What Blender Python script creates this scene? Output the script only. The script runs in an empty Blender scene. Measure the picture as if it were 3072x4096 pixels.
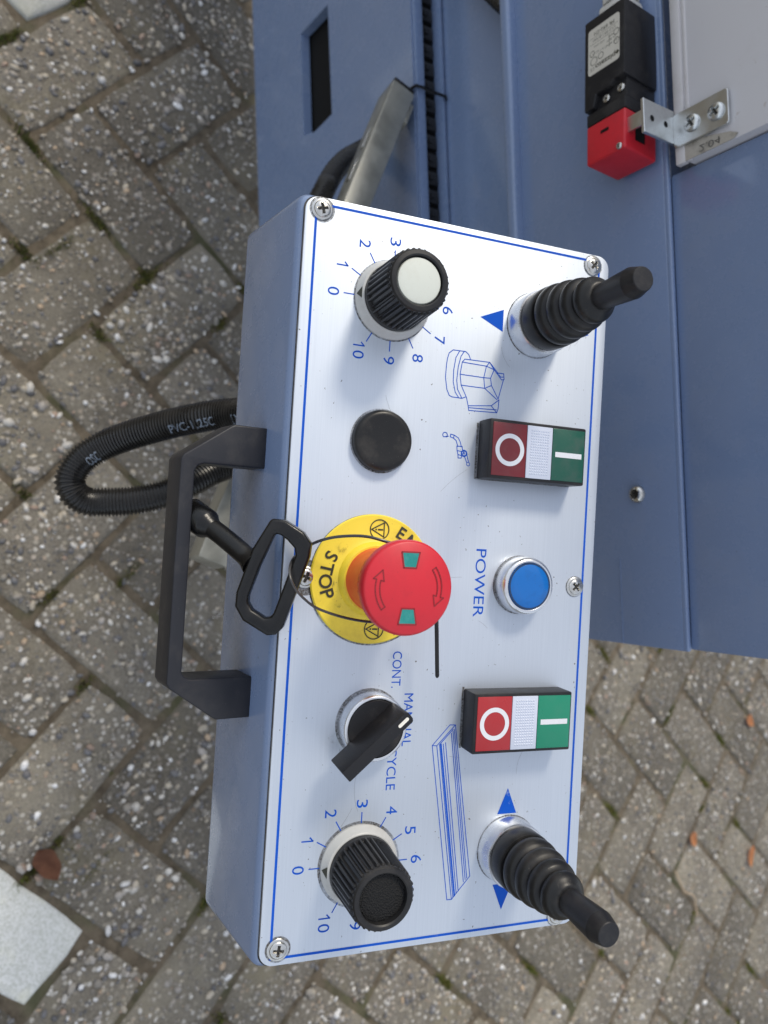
import bpy, bmesh, math, random
from mathutils import Vector, Matrix

random.seed(7)
scene = bpy.context.scene
C = scene.collection
R = math.radians

# ---------------------------------------------------------------- camera, sky, sun, exposure
cam_d = bpy.data.cameras.new('camera')
cam = bpy.data.objects.new('camera', cam_d)
C.objects.link(cam)
cam.matrix_world = Matrix(((-0.00273, -0.99448, 0.10494, 0),
                           (0.82734, -0.06119, -0.55837, 0),
                           (0.56170, 0.08529, 0.82293, 0.98),
                           (0, 0, 0, 1)))
cam_d.sensor_fit = 'VERTICAL'
cam_d.sensor_height = 9.8
cam_d.sensor_width = 7.35
cam_d.lens = 7.178
cam_d.clip_start = 0.01
cam_d.clip_end = 200
cam_d.dof.use_dof = True
cam_d.dof.focus_distance = 0.345
cam_d.dof.aperture_fstop = 3.0
scene.camera = cam

SUN_DIR = Vector((-0.70, 0.10, 0.70)).normalized()       # towards the sun
world = bpy.data.worlds.new('World')
scene.world = world
world.use_nodes = True
wt = world.node_tree
wt.nodes.clear()
w_out = wt.nodes.new('ShaderNodeOutputWorld')
w_bg = wt.nodes.new('ShaderNodeBackground')
w_sky = wt.nodes.new('ShaderNodeTexSky')
w_sky.sky_type = 'NISHITA'
w_sky.sun_disc = False
w_sky.sun_elevation = math.asin(SUN_DIR.z)
w_sky.sun_rotation = math.atan2(SUN_DIR.x, SUN_DIR.y)
w_sky.air_density = 1.0
w_sky.dust_density = 1.2
w_mix = wt.nodes.new('ShaderNodeMix')
w_mix.data_type = 'RGBA'
w_tc = wt.nodes.new('ShaderNodeTexCoord')
w_n = wt.nodes.new('ShaderNodeTexNoise')
w_n.inputs['Scale'].default_value = 2.6
w_n.inputs['Detail'].default_value = 6
w_r = wt.nodes.new('ShaderNodeMapRange')
w_r.inputs['From Min'].default_value = 0.38
w_r.inputs['From Max'].default_value = 0.62
w_r.inputs['To Min'].default_value = 0.36
w_r.inputs['To Max'].default_value = 0.62
wt.links.new(w_tc.outputs['Generated'], w_n.inputs['Vector'])
wt.links.new(w_n.outputs['Fac'], w_r.inputs['Value'])
wt.links.new(w_r.outputs['Result'], w_mix.inputs['Factor'])
wt.links.new(w_sky.outputs['Color'], w_mix.inputs['A'])
w_mix.inputs['B'].default_value = (8.2, 8.4, 8.8, 1)      # thin white cloud over the blue
wt.links.new(w_mix.outputs['Result'], w_bg.inputs['Color'])
w_bg.inputs['Strength'].default_value = 0.13
wt.links.new(w_bg.outputs['Background'], w_out.inputs['Surface'])

sun_d = bpy.data.lights.new('sun', 'SUN')
sun_d.energy = 1.8
sun_d.angle = R(12)
sun_d.color = (1.0, 0.91, 0.76)
sun = bpy.data.objects.new('sun', sun_d)
C.objects.link(sun)
sun.rotation_euler = SUN_DIR.to_track_quat('Z', 'Y').to_euler()

scene.view_settings.view_transform = 'Standard'
scene.view_settings.look = 'None'
scene.view_settings.exposure = 0.27
scene.view_settings.gamma = 1.0
scene.view_settings.use_curve_mapping = False


# ---------------------------------------------------------------- helpers: materials
def mat(name, col, rough=0.5, metal=0.0, **kw):
    m = bpy.data.materials.new(name)
    m.use_nodes = True
    b = m.node_tree.nodes['Principled BSDF']
    b.inputs['Base Color'].default_value = (*col, 1)
    b.inputs['Roughness'].default_value = rough
    b.inputs['Metallic'].default_value = metal
    if max(col) < 0.03:
        b.inputs['Specular IOR Level'].default_value = 0.32
    for k, v in kw.items():
        b.inputs[k.replace('_', ' ')].default_value = v
    return m


class NT:
    """small wrapper to wire nodes of one material"""
    def __init__(s, m):
        s.t = m.node_tree
        s.b = s.t.nodes['Principled BSDF']

    def n(s, typ, **kw):
        nd = s.t.nodes.new('ShaderNode' + typ)
        for k, v in kw.items():
            if k.startswith('i_'):
                nd.inputs[k[2:].replace('_', ' ')].default_value = v
            else:
                setattr(nd, k, v)
        return nd

    def l(s, a, b):
        s.t.links.new(a, b)

    def coords(s, scale=(1, 1, 1), world=False):
        if world:
            g = s.n('NewGeometry')
            src = g.outputs['Position']
        else:
            g = s.n('TexCoord')
            src = g.outputs['Object']
        mp = s.n('Mapping')
        mp.inputs['Scale'].default_value = scale
        s.l(src, mp.inputs['Vector'])
        return mp.outputs['Vector']

    def noise(s, vec, scale, detail=4, rough=0.55):
        nd = s.n('TexNoise')
        nd.inputs['Scale'].default_value = scale
        nd.inputs['Detail'].default_value = detail
        nd.inputs['Roughness'].default_value = rough
        s.l(vec, nd.inputs['Vector'])
        return nd.outputs['Fac']

    def ramp(s, fac, stops):
        r = s.n('ValToRGB')
        els = r.color_ramp.elements
        while len(els) < len(stops):
            els.new(0.5)
        for e, (p, c) in zip(els, stops):
            e.position = p
            e.color = (*c, 1) if len(c) == 3 else c
        s.l(fac, r.inputs['Fac'])
        return r.outputs['Color']

    def mix(s, fac, a, b, mode='MIX'):
        m = s.n('Mix', data_type='RGBA', blend_type=mode)
        for sock, v in (('Factor', fac), ('A', a), ('B', b)):
            if isinstance(v, bpy.types.NodeSocket):
                s.l(v, m.inputs[sock])
            elif sock == 'Factor':
                m.inputs[sock].default_value = v
            else:
                m.inputs[sock].default_value = (*v, 1)
        return m.outputs['Result']

    def math(s, op, a, b=0.0):
        m = s.n('Math', operation=op)
        for i, v in enumerate((a, b)):
            if isinstance(v, bpy.types.NodeSocket):
                s.l(v, m.inputs[i])
            else:
                m.inputs[i].default_value = v
        return m.outputs[0]

    def rng(s, fac, a, b, c, d):
        m = s.n('MapRange')
        for k, v in zip(('From Min', 'From Max', 'To Min', 'To Max'), (a, b, c, d)):
            m.inputs[k].default_value = v
        s.l(fac, m.inputs['Value'])
        return m.outputs['Result']

    def bump(s, h, strength, dist):
        b = s.n('Bump')
        b.inputs['Strength'].default_value = strength
        b.inputs['Distance'].default_value = dist
        s.l(h, b.inputs['Height'])
        s.l(b.outputs['Normal'], s.b.inputs['Normal'])

    def set(s, name, v):
        s.l(v, s.b.inputs[name])


def dusty(name, col, rough, amount=0.25, dust=(0.30, 0.27, 0.23), scale=60, bump=0.0, metal=0.0, **kw):
    """plain colour with uneven gloss, faint dust and tiny specks"""
    m = mat(name, col, rough, metal, **kw)
    t = NT(m)
    v = t.coords(world=False)
    a = t.noise(v, scale, 6, 0.65)
    fac = t.math('MULTIPLY', t.rng(a, 0.50, 0.78, 0, 1), amount)
    sp = t.noise(v, scale * 22, 2, 0.5)
    fac2 = t.math('MAXIMUM', fac, t.math('MULTIPLY', t.rng(sp, 0.70, 0.76, 0, 1), amount * 1.6))
    t.set('Base Color', t.mix(fac2, col, dust))
    t.set('Roughness', t.rng(a, 0.3, 0.7, max(rough - 0.08, 0.05), min(rough + 0.12, 1)))
    if bump:
        t.bump(t.noise(v, scale * 30, 3), bump, 0.0002)
    return m


# brushed aluminium with specks, hair scratches and stains
M_alu = mat('brushed_aluminium', (0.80, 0.82, 0.85), 0.45, 0.6)
t = NT(M_alu)
v0 = t.coords()
vb = t.coords((22, 1500, 1500))
br = t.noise(vb, 1.0, 3, 0.6)
br2 = t.noise(t.coords((60, 2600, 2600)), 1.0, 2, 0.6)
cl = t.noise(v0, 14, 5, 0.6)
sp = t.noise(v0, 520, 2, 0.55)
sp2 = t.noise(v0, 30, 3, 0.6)
speck = t.math('MULTIPLY', t.rng(sp, 0.705, 0.735, 0, 1), t.rng(sp2, 0.46, 0.56, 0, 1))
col = t.mix(t.rng(br, 0.3, 0.7, 0, 1), (0.575, 0.625, 0.695), (0.615, 0.665, 0.735))
col = t.mix(t.math('MULTIPLY', t.rng(cl, 0.45, 0.75, 0, 1), 0.22), col, (0.55, 0.595, 0.66))
col = t.mix(speck, col, (0.10, 0.09, 0.08))
t.set('Base Color', col)
t.set('Roughness', t.math('ADD', t.rng(br2, 0.3, 0.7, 0.39, 0.44), t.math('MULTIPLY', cl, 0.16)))
t.set('Metallic', t.math('MULTIPLY', t.math('SUBTRACT', 1.0, speck), 0.62))
M_alu.node_tree.nodes['Principled BSDF'].inputs['Anisotropic'].default_value = 0.2
t.bump(t.math('ADD', br, br2), 0.06, 0.00004)

# pigeon blue paint
M_paint = mat('blue_paint', (0.150, 0.215, 0.350), 0.24, 0.0)
M_paint.node_tree.nodes['Principled BSDF'].inputs['Coat Weight'].default_value = 0.7
M_paint.node_tree.nodes['Principled BSDF'].inputs['Coat Roughness'].default_value = 0.10
t = NT(M_paint)
v0 = t.coords(world=True)
n1 = t.noise(v0, 5, 5, 0.6)
sp = t.noise(v0, 420, 2, 0.5)
sp2 = t.noise(v0, 22, 3, 0.6)
speck = t.math('MULTIPLY', t.rng(sp, 0.735, 0.76, 0, 1), t.rng(sp2, 0.5, 0.6, 0, 0.8))
col = t.mix(t.rng(n1, 0.3, 0.7, 0, 1), (0.172, 0.240, 0.395), (0.190, 0.262, 0.420))
du = t.noise(v0, 40, 6, 0.7)
col = t.mix(t.math('MULTIPLY', t.rng(du, 0.5, 0.8, 0, 1), 0.12), col, (0.28, 0.28, 0.27))
t.set('Base Color', t.mix(speck, col, (0.03, 0.03, 0.035)))
t.set('Roughness', t.rng(du, 0.3, 0.75, 0.20, 0.36))
t.bump(t.noise(v0, 260, 2, 0.5), 0.03, 0.0002)

M_print = mat('blue_print', (0.004, 0.085, 0.500), 0.5, Specular_IOR_Level=0.15)
t = NT(M_print)
wn = t.noise(t.coords(), 160, 5, 0.7)
t.set('Base Color', t.mix(t.rng(wn, 0.64, 0.74, 0, 0.5), (0.004, 0.085, 0.500), (0.42, 0.50, 0.62)))
M_black = dusty('black_plastic', (0.014, 0.014, 0.016), 0.42, 0.10, bump=0.25)
M_knob = dusty('knob_plastic', (0.016, 0.016, 0.017), 0.36, 0.10, bump=0.1)
M_rubber = dusty('black_rubber', (0.012, 0.012, 0.0125), 0.36, 0.12, bump=0.15)
M_gloss = dusty('glossy_black_plastic', (0.0045, 0.0045, 0.0048), 0.27, 0.04, bump=0.25, Specular_IOR_Level=0.4)
M_darkblue_black = dusty('black_nylon', (0.020, 0.021, 0.026), 0.40, 0.08, bump=0.3)
M_gasket = dusty('gasket_dirt', (0.035, 0.033, 0.032), 0.85, 0.5)
M_skirt = dusty('grey_white_plastic', (0.50, 0.50, 0.48), 0.45, 0.30, (0.22, 0.19, 0.15))
M_cream = dusty('cream_plastic', (0.60, 0.62, 0.55), 0.42, 0.22, (0.33, 0.25, 0.16))
M_foam = mat('black_foam', (0.010, 0.010, 0.010), 0.75)
t = NT(M_foam)
vf = t.n('TexVoronoi')
vf.inputs['Scale'].default_value = 1300
t.l(t.coords(), vf.inputs['Vector'])
t.bump(vf.outputs['Distance'], 1.0, 0.0006)
M_steel = dusty('plated_steel', (0.62, 0.61, 0.58), 0.24, 0.45, (0.20, 0.17, 0.13), scale=260, metal=1.0)
M_recess = mat('screw_recess', (0.05, 0.047, 0.043), 0.5, 0.6)
M_chrome = dusty('satin_chrome', (0.74, 0.75, 0.77), 0.27, 0.25, (0.35, 0.33, 0.30), scale=120, metal=1.0)
M_galv = mat('galvanised_steel', (0.50, 0.51, 0.47), 0.42, 0.6)
t = NT(M_galv)
g1 = t.noise(t.coords(world=True), 55, 5, 0.65)
t.set('Base Color', t.mix(t.rng(g1, 0.3, 0.7, 0, 1), (0.33, 0.325, 0.28), (0.45, 0.445, 0.39)))
t.set('Roughness', t.rng(g1, 0.3, 0.7, 0.30, 0.48))
M_zinc = dusty('zinc_plated_steel', (0.66, 0.68, 0.68), 0.33, 0.35, (0.30, 0.28, 0.25), scale=90, metal=1.0)
M_red = dusty('red_plastic', (0.590, 0.016, 0.029), 0.40, 0.40, (0.30, 0.015, 0.025), scale=48)
M_red_dark = mat('red_engraving', (0.26, 0.012, 0.018), 0.6)
M_orange_red = dusty('orange_red_plastic', (0.74, 0.075, 0.030), 0.45, 0.12, (0.3, 0.05, 0.03))
M_yellow = dusty('yellow_plastic', (0.86, 0.66, 0.050), 0.45, 0.45, (0.30, 0.20, 0.05), scale=50)
M_ink = mat('black_print', (0.035, 0.035, 0.020), 0.5)
M_teal = dusty('teal_lens', (0.012, 0.230, 0.205), 0.14, 0.55, (0.10, 0.36, 0.33), scale=130)
M_lensblue = dusty('blue_lens', (0.005, 0.135, 0.460), 0.16, 0.5, (0.012, 0.05, 0.14), scale=70)
M_lensrim = mat('lens_rim_dark', (0.010, 0.035, 0.090), 0.5)
M_lensred = dusty('red_lens', (0.380, 0.022, 0.026), 0.30, 0.15, (0.25, 0.12, 0.12), scale=90)
M_lensred2 = dusty('grimy_red_lens', (0.170, 0.016, 0.022), 0.34, 0.5, (0.16, 0.075, 0.075), scale=90)
M_lensgreen = dusty('green_lens', (0.010, 0.220, 0.125), 0.30, 0.12, (0.10, 0.22, 0.18), scale=90)
M_lensgreen2 = dusty('grimy_green_lens', (0.008, 0.085, 0.055), 0.34, 0.55, (0.08, 0.10, 0.09), scale=75)
M_lenswhite = mat('frosted_lens', (0.56, 0.60, 0.70), 0.25)
M_white = dusty('white_print', (0.70, 0.71, 0.74), 0.5, 0.25, (0.4, 0.38, 0.36), scale=200)
M_marker = dusty('ivory_marker', (0.80, 0.77, 0.68), 0.45, 0.2)
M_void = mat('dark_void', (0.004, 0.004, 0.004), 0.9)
M_whitepaint = dusty('white_paint', (0.66, 0.65, 0.67), 0.35, 0.30, (0.45, 0.40, 0.36), scale=9)
M_whitetrim = dusty('worn_white_trim', (0.58, 0.56, 0.56), 0.45, 0.5, (0.30, 0.27, 0.24), scale=35)
M_tape = dusty('grimy_tape', (0.40, 0.37, 0.32), 0.35, 1.0, (0.06, 0.05, 0.04), scale=110)
M_paper = dusty('paper_label', (0.60, 0.57, 0.50), 0.5, 0.25, (0.35, 0.32, 0.26), scale=60)
M_gland = dusty('grey_white_nylon', (0.62, 0.61, 0.57), 0.5, 0.2)
M_hose = dusty('black_conduit', (0.016, 0.0155, 0.015), 0.27, 0.05, Specular_IOR_Level=0.55)
M_hoseprint = mat('hose_print', (0.20, 0.24, 0.30), 0.6)


# ---------------------------------------------------------------- helpers: meshes (millimetres)
MM = 0.001


def smooth_by_angle(me, ang=35):
    me.polygons.foreach_set('use_smooth', [True] * len(me.polygons))
    me.set_sharp_from_angle(angle=R(ang))


def obj(name, bm, material, parent=None, loc=None, smooth=35, scale=MM, label=None):
    if scale != 1:
        bmesh.ops.scale(bm, vec=(scale,) * 3, verts=bm.verts)
    bm.normal_update()
    me = bpy.data.meshes.new(name)
    bm.to_mesh(me)
    bm.free()
    if smooth:
        smooth_by_angle(me, smooth)
    me.materials.append(material)
    o = bpy.data.objects.new(name, me)
    C.objects.link(o)
    if parent is not None:
        o.parent = parent
    if loc is not None:
        o.location = [q * MM for q in loc]
    if label:
        o['label'] = label
    return o


def empty(name, parent=None, loc=None, label=None):
    o = bpy.data.objects.new(name, None)
    o.empty_display_size = 0.02
    C.objects.link(o)
    if parent is not None:
        o.parent = parent
    if loc is not None:
        o.location = [q * MM for q in loc]
    if label:
        o['label'] = label
    return o


def tag(o, label, cat, group=None):
    o['label'] = label
    o['category'] = cat
    if group:
        o['group'] = group
    return o


def copy_tree(o, parent=None):
    c = o.copy()
    C.objects.link(c)
    c.parent = parent
    for ch in list(o.children):
        copy_tree(ch, c)
    return c


def lathe(bm, prof, n=48, c=(0, 0, 0), rad=None, mtx=None):
    """revolve (r, z) round the local z axis; rad(angle, r, z) may bend the radius"""
    rings = []
    for r, z in prof:
        ring = []
        if r <= 1e-6:
            p = Vector((c[0], c[1], c[2] + z))
            ring = [bm.verts.new(mtx @ p if mtx else p)]
        else:
            for i in range(n):
                a = 2 * math.pi * i / n
                rr = rad(a, r, z) if rad else r
                p = Vector((c[0] + rr * math.cos(a), c[1] + rr * math.sin(a), c[2] + z))
                ring.append(bm.verts.new(mtx @ p if mtx else p))
        rings.append(ring)
    for a, b in zip(rings, rings[1:]):
        for i in range(n):
            j = (i + 1) % n
            if len(a) == 1 and len(b) == 1:
                break
            if len(a) == 1:
                bm.faces.new((a[0], b[i], b[j]))
            elif len(b) == 1:
                bm.faces.new((a[i], a[j], b[0]))
            else:
                bm.faces.new((a[i], a[j], b[j], b[i]))
    bmesh.ops.recalc_face_normals(bm, faces=bm.faces)
    return bm


def lathe_obj(name, prof, m, parent, n=48, loc=None, rad=None, smooth=35, mtx=None):
    return obj(name, lathe(bmesh.new(), prof, n, rad=rad, mtx=mtx), m, parent, loc, smooth)


def prism(bm, poly, z0, z1, mtx=None):
    a = [bm.verts.new(mtx @ Vector((x, y, z0)) if mtx else (x, y, z0)) for x, y in poly]
    b = [bm.verts.new(mtx @ Vector((x, y, z1)) if mtx else (x, y, z1)) for x, y in poly]
    fs = [bm.faces.new(list(reversed(a))), bm.faces.new(b)]
    for i in range(len(poly)):
        j = (i + 1) % len(poly)
        fs.append(bm.faces.new((a[i], a[j], b[j], b[i])))
    bmesh.ops.recalc_face_normals(bm, faces=fs)
    return bm


def bevel(bm, w, seg=2, edges=None):
    bmesh.ops.bevel(bm, geom=edges if edges is not None else bm.edges[:], offset=w, segments=seg,
                    profile=0.5, affect='EDGES', clamp_overlap=True)
    return bm


def box(bm, x0, x1, y0, y1, z0, z1, mtx=None):
    return prism(bm, [(x0, y0), (x1, y0), (x1, y1), (x0, y1)], z0, z1, mtx)


def bbox_bm(x0, x1, y0, y1, z0, z1, w=0.0, seg=2):
    bm = box(bmesh.new(), x0, x1, y0, y1, z0, z1)
    if w:
        bevel(bm, w, seg)
    return bm


def round_rect(x0, x1, y0, y1, r, n=5):
    pts = []
    for cx, cy, a0 in ((x1 - r, y1 - r, 0), (x0 + r, y1 - r, 90), (x0 + r, y0 + r, 180), (x1 - r, y0 + r, 270)):
        for i in range(n + 1):
            a = R(a0 + 90 * i / n)
            pts.append((cx + r * math.cos(a), cy + r * math.sin(a)))
    return pts


def tube(bm, pts, r, n=12, caps=True, closed=False, ell=1.0, up=None):
    pts = [Vector(p) for p in pts]
    N = len(pts)
    rad = r if callable(r) else (lambda i: r)
    rings = []
    prev = None
    for i in range(N):
        if closed:
            d = pts[(i + 1) % N] - pts[i - 1]
        else:
            d = pts[min(i + 1, N - 1)] - pts[max(i - 1, 0)]
        d.normalize()
        if prev is None:
            u = Vector(up) if up else (Vector((0, 0, 1)) if abs(d.z) < 0.9 else Vector((1, 0, 0)))
        else:
            u = prev
        u = (u - d * u.dot(d)).normalized()
        prev = u
        w = d.cross(u)
        rr = rad(i)
        rings.append([bm.verts.new(pts[i] + (u * math.cos(2 * math.pi * k / n) * ell + w * math.sin(2 * math.pi * k / n)) * rr)
                      for k in range(n)])
    seq = list(zip(rings, rings[1:]))
    if closed:
        seq.append((rings[-1], rings[0]))
    for a, b in seq:
        for k in range(n):
            j = (k + 1) % n
            bm.faces.new((a[k], a[j], b[j], b[k]))
    if caps and not closed:
        bm.faces.new(list(reversed(rings[0])))
        bm.faces.new(rings[-1])
    bmesh.ops.recalc_face_normals(bm, faces=bm.faces)
    return bm


def spline(pts, per=8):
    """Catmull-Rom through the points"""
    P = [Vector(p) for p in pts]
    P = [P[0] * 2 - P[1]] + P + [P[-1] * 2 - P[-2]]
    out = []
    for i in range(1, len(P) - 2):
        a, b, c, d = P[i - 1:i + 3]
        for k in range(per):
            u = k / per
            out.append(0.5 * ((2 * b) + (c - a) * u + (2 * a - 5 * b + 4 * c - d) * u * u + (3 * b - a - 3 * c + d) * u ** 3))
    out.append(P[-2])
    return out


def strokes(bm, lines, w, h=0.06):
    """flat printed line work on a surface: every polyline becomes a ribbon"""
    for ln in lines:
        for (x0, y0), (x1, y1) in zip(ln, ln[1:]):
            d = Vector((x1 - x0, y1 - y0))
            if d.length < 1e-6:
                continue
            d.normalize()
            n = Vector((-d.y, d.x)) * w / 2
            e = d * w * 0.35
            bm.faces.new([bm.verts.new((x, y, h)) for x, y in
                          ((x0 - e.x - n.x, y0 - e.y - n.y), (x1 + e.x - n.x, y1 + e.y - n.y),
                           (x1 + e.x + n.x, y1 + e.y + n.y), (x0 - e.x + n.x, y0 - e.y + n.y))])
    return bm


def disc_print(bm, poly, h=0.06):
    bm.faces.new([bm.verts.new((x, y, h)) for x, y in poly])
    return bm


def ring_print(bm, cx, cy, r0, r1, h=0.06, n=40):
    a = [bm.verts.new((cx + r0 * math.cos(2 * math.pi * i / n), cy + r0 * math.sin(2 * math.pi * i / n), h)) for i in range(n)]
    b = [bm.verts.new((cx + r1 * math.cos(2 * math.pi * i / n), cy + r1 * math.sin(2 * math.pi * i / n), h)) for i in range(n)]
    for i in range(n):
        j = (i + 1) % n
        bm.faces.new((a[i], b[i], b[j], a[j]))
    return bm


def arc(cx, cy, r, a0, a1, n=12):
    return [(cx + r * math.cos(R(a0 + (a1 - a0) * i / n)), cy + r * math.sin(R(a0 + (a1 - a0) * i / n))) for i in range(n + 1)]


_glyphs = {}


def glyph_mesh(s, bold=0.0):
    """flat mesh of a word in Blender's own built-in face, as (verts, faces), origin at its centre"""
    key_ = (s, bold)
    if key_ not in _glyphs:
        cu = bpy.data.curves.new('type', 'FONT')
        cu.body = s
        cu.size = 1.0
        cu.offset = bold
        cu.resolution_u = 4
        o = bpy.data.objects.new('type', cu)
        C.objects.link(o)
        dg = bpy.context.evaluated_depsgraph_get()
        me = bpy.data.meshes.new_from_object(o.evaluated_get(dg))
        vs = [tuple(v.co) for v in me.vertices]
        fs = [tuple(p.vertices) for p in me.polygons]
        bpy.data.objects.remove(o)
        bpy.data.curves.remove(cu)
        bpy.data.meshes.remove(me)
        xs = [v[0] for v in vs]
        ys = [v[1] for v in vs]
        cx, cy = (min(xs) + max(xs)) / 2, (min(ys) + max(ys)) / 2
        _glyphs[key_] = ([(x - cx, y - cy) for x, y, z in vs], fs, max(xs) - min(xs), max(ys) - min(ys))
    return _glyphs[key_]


def text(bm, s, x, y, cap, width=None, ang=0.0, h=0.06, fn=None, bold=0.0):
    """lay the word centred on (x, y): cap height and, if given, total width in mm"""
    vs, fs, W, Hh = glyph_mesh(s, bold)
    k = cap / Hh
    kx = width / W if width else k
    ca, sa = math.cos(ang), math.sin(ang)
    nv = []
    for px, py in vs:
        qx, qy = px * kx, py * k
        p = (x + qx * ca - qy * sa, y + qx * sa + qy * ca, h)
        nv.append(bm.verts.new(fn(*p) if fn else p))
    for f in fs:
        try:
            bm.faces.new([nv[i] for i in f])
        except ValueError:
            pass
    return bm


# =====================================================================================
# SETTING: pavement of concrete pavers in a herringbone bond
# =====================================================================================
E1 = Vector((0.738632, -0.674110, 0))
E2 = Vector((0.674110, 0.738632, 0))
PITCH = 0.10535
O1, O2 = -0.49784, -0.28420                     # corner of cell (0, 0) along e1 and e2


def make_paver_material(name, c0, c1, c2, pebbly=True):
    m = mat(name, c0, 0.85)
    t = NT(m)
    v = t.coords(world=True)
    oi = t.n('ObjectInfo')
    big = t.noise(v, 16, 5, 0.6)
    fine = t.noise(v, 420, 4, 0.7)
    col = t.mix(t.rng(big, 0.35, 0.65, 0, 1), c0, c1)
    col = t.mix(t.rng(fine, 0.42, 0.60, 0, 0.85), col, c2)
    warm_tint = t.noise(v, 7, 4, 0.65)
    col = t.mix(t.rng(warm_tint, 0.52, 0.68, 0, 0.45), col, (c0[0] * 1.35, c0[1] * 1.3, c0[2] * 0.95))  # warm patches tinted in, standing in for dappled sunlight
    if pebbly:
        vo = t.n('TexVoronoi')
        vo.inputs['Scale'].default_value = 130
        vo.inputs['Randomness'].default_value = 1
        t.l(v, vo.inputs['Vector'])
        inside = t.rng(vo.outputs['Distance'], 0.30, 0.42, 1, 0)
        sel = t.n('SeparateColor')
        t.l(vo.outputs['Color'], sel.inputs['Color'])
        pc = t.ramp(sel.outputs['Red'], [(0, (0.07, 0.07, 0.072)), (0.3, (0.19, 0.17, 0.14)), (0.55, (0.30, 0.27, 0.215)),
                                         (0.8, (0.56, 0.54, 0.50)), (1, (0.28, 0.20, 0.13))])
        col = t.mix(t.math('MULTIPLY', inside, 0.75), col, pc)
        hgt = t.math('ADD', t.math('MULTIPLY', inside, 0.6), fine)
    else:
        hgt = fine
    if pebbly:                                     # dirt worn into the arrises and blotches of grime
        bl = t.noise(v, 30, 6, 0.7)
        col = t.mix(t.rng(bl, 0.50, 0.70, 0, 0.55), col, (0.085, 0.070, 0.048))
        b2 = t.noise(v, 4.5, 3, 0.6)
        col = t.mix(t.rng(b2, 0.46, 0.66, 0, 0.35), col, (0.31, 0.278, 0.21))
    br = t.n('HueSaturation')
    t.l(col, br.inputs['Color'])
    t.l(t.rng(oi.outputs['Random'], 0, 1, 0.70, 1.28), br.inputs['Value'])
    t.set('Base Color', br.outputs['Color'])
    t.bump(hgt, 0.7, 0.0022)
    return m


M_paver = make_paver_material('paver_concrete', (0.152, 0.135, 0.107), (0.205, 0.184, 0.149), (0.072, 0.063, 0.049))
M_paver_white = make_paver_material('paver_white', (0.52, 0.52, 0.50), (0.58, 0.58, 0.56), (0.36, 0.37, 0.32), False)
M_sand = mat('joint_sand', (0.09, 0.075, 0.055), 0.95)
t = NT(M_sand)
v = t.coords(world=True)
a = t.noise(v, 55, 5, 0.7)
g = t.noise(v, 9, 3, 0.6)
col = t.mix(t.rng(a, 0.35, 0.65, 0, 1), (0.080, 0.062, 0.040), (0.180, 0.145, 0.100))
col = t.mix(t.rng(g, 0.52, 0.66, 0, 0.6), col, (0.06, 0.075, 0.025))
t.set('Base Color', col)
t.bump(t.noise(v, 700, 3, 0.7), 0.8, 0.003)

# the sheet of bedding sand that carries the pavers and runs on to the horizon
bm = bmesh.new()
S = 60.0
bm.faces.new([bm.verts.new(p) for p in ((-S, -S, -0.0042), (S, -S, -0.0042), (S, S, -0.0042), (-S, S, -0.0042))])
pavement = obj('pavement', bm, M_sand, None, smooth=0, scale=1)
pavement['kind'] = 'structure'


def paver_mesh(seed, vert):
    """worn block: ragged outline, rounded arris, slightly dished top"""
    rnd = random.Random(seed)
    L, W = PITCH * 2 - 0.0055, PITCH - 0.0055
    hx, hy = (W / 2, L / 2) if vert else (L / 2, W / 2)
    nx, ny = (3, 6) if vert else (6, 3)
    out = [(-hx + 2 * hx * k / nx, -hy) for k in range(nx)] + [(hx, -hy + 2 * hy * k / ny) for k in range(ny)]
    out += [(hx - 2 * hx * k / nx, hy) for k in range(nx)] + [(-hx, hy - 2 * hy * k / ny) for k in range(ny)]
    corner = {0, nx, nx + ny, 2 * nx + ny}
    rings = []
    jit = [(rnd.uniform(-1, 0.5), rnd.uniform(0.6, 1.5)) for _ in out]
    for inset, z in ((0.0, -0.05), (0.0, -0.0055), (0.0022, -0.0019), (0.0065, 0.0)):
        ring = []
        for k, (x, y) in enumerate(out):
            d = inset * jit[k][1] + 0.0016 * -jit[k][0] + (0.0030 if k in corner else 0)
            sx = 0 if abs(x) < hx - 1e-6 else math.copysign(d, x)
            sy = 0 if abs(y) < hy - 1e-6 else math.copysign(d, y)
            ring.append((x - sx, y - sy, z - (rnd.uniform(0, 0.0012) if z > -0.004 else 0)))
        rings.append(ring)
    bm = bmesh.new()
    vs = [[bm.verts.new(p) for p in r] for r in rings]
    n = len(out)
    for a, b in zip(vs, vs[1:]):
        for k in range(n):
            bm.faces.new((a[k], a[(k + 1) % n], b[(k + 1) % n], b[k]))
    c = bm.verts.new((rnd.uniform(-0.01, 0.01), rnd.uniform(-0.01, 0.01), -0.0006))
    for k in range(n):
        bm.faces.new((vs[-1][k], vs[-1][(k + 1) % n], c))
    bmesh.ops.recalc_face_normals(bm, faces=bm.faces)
    me = bpy.data.meshes.new('paver')
    bm.normal_update()
    bm.to_mesh(me)
    bm.free()
    smooth_by_angle(me, 60)
    return me


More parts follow.
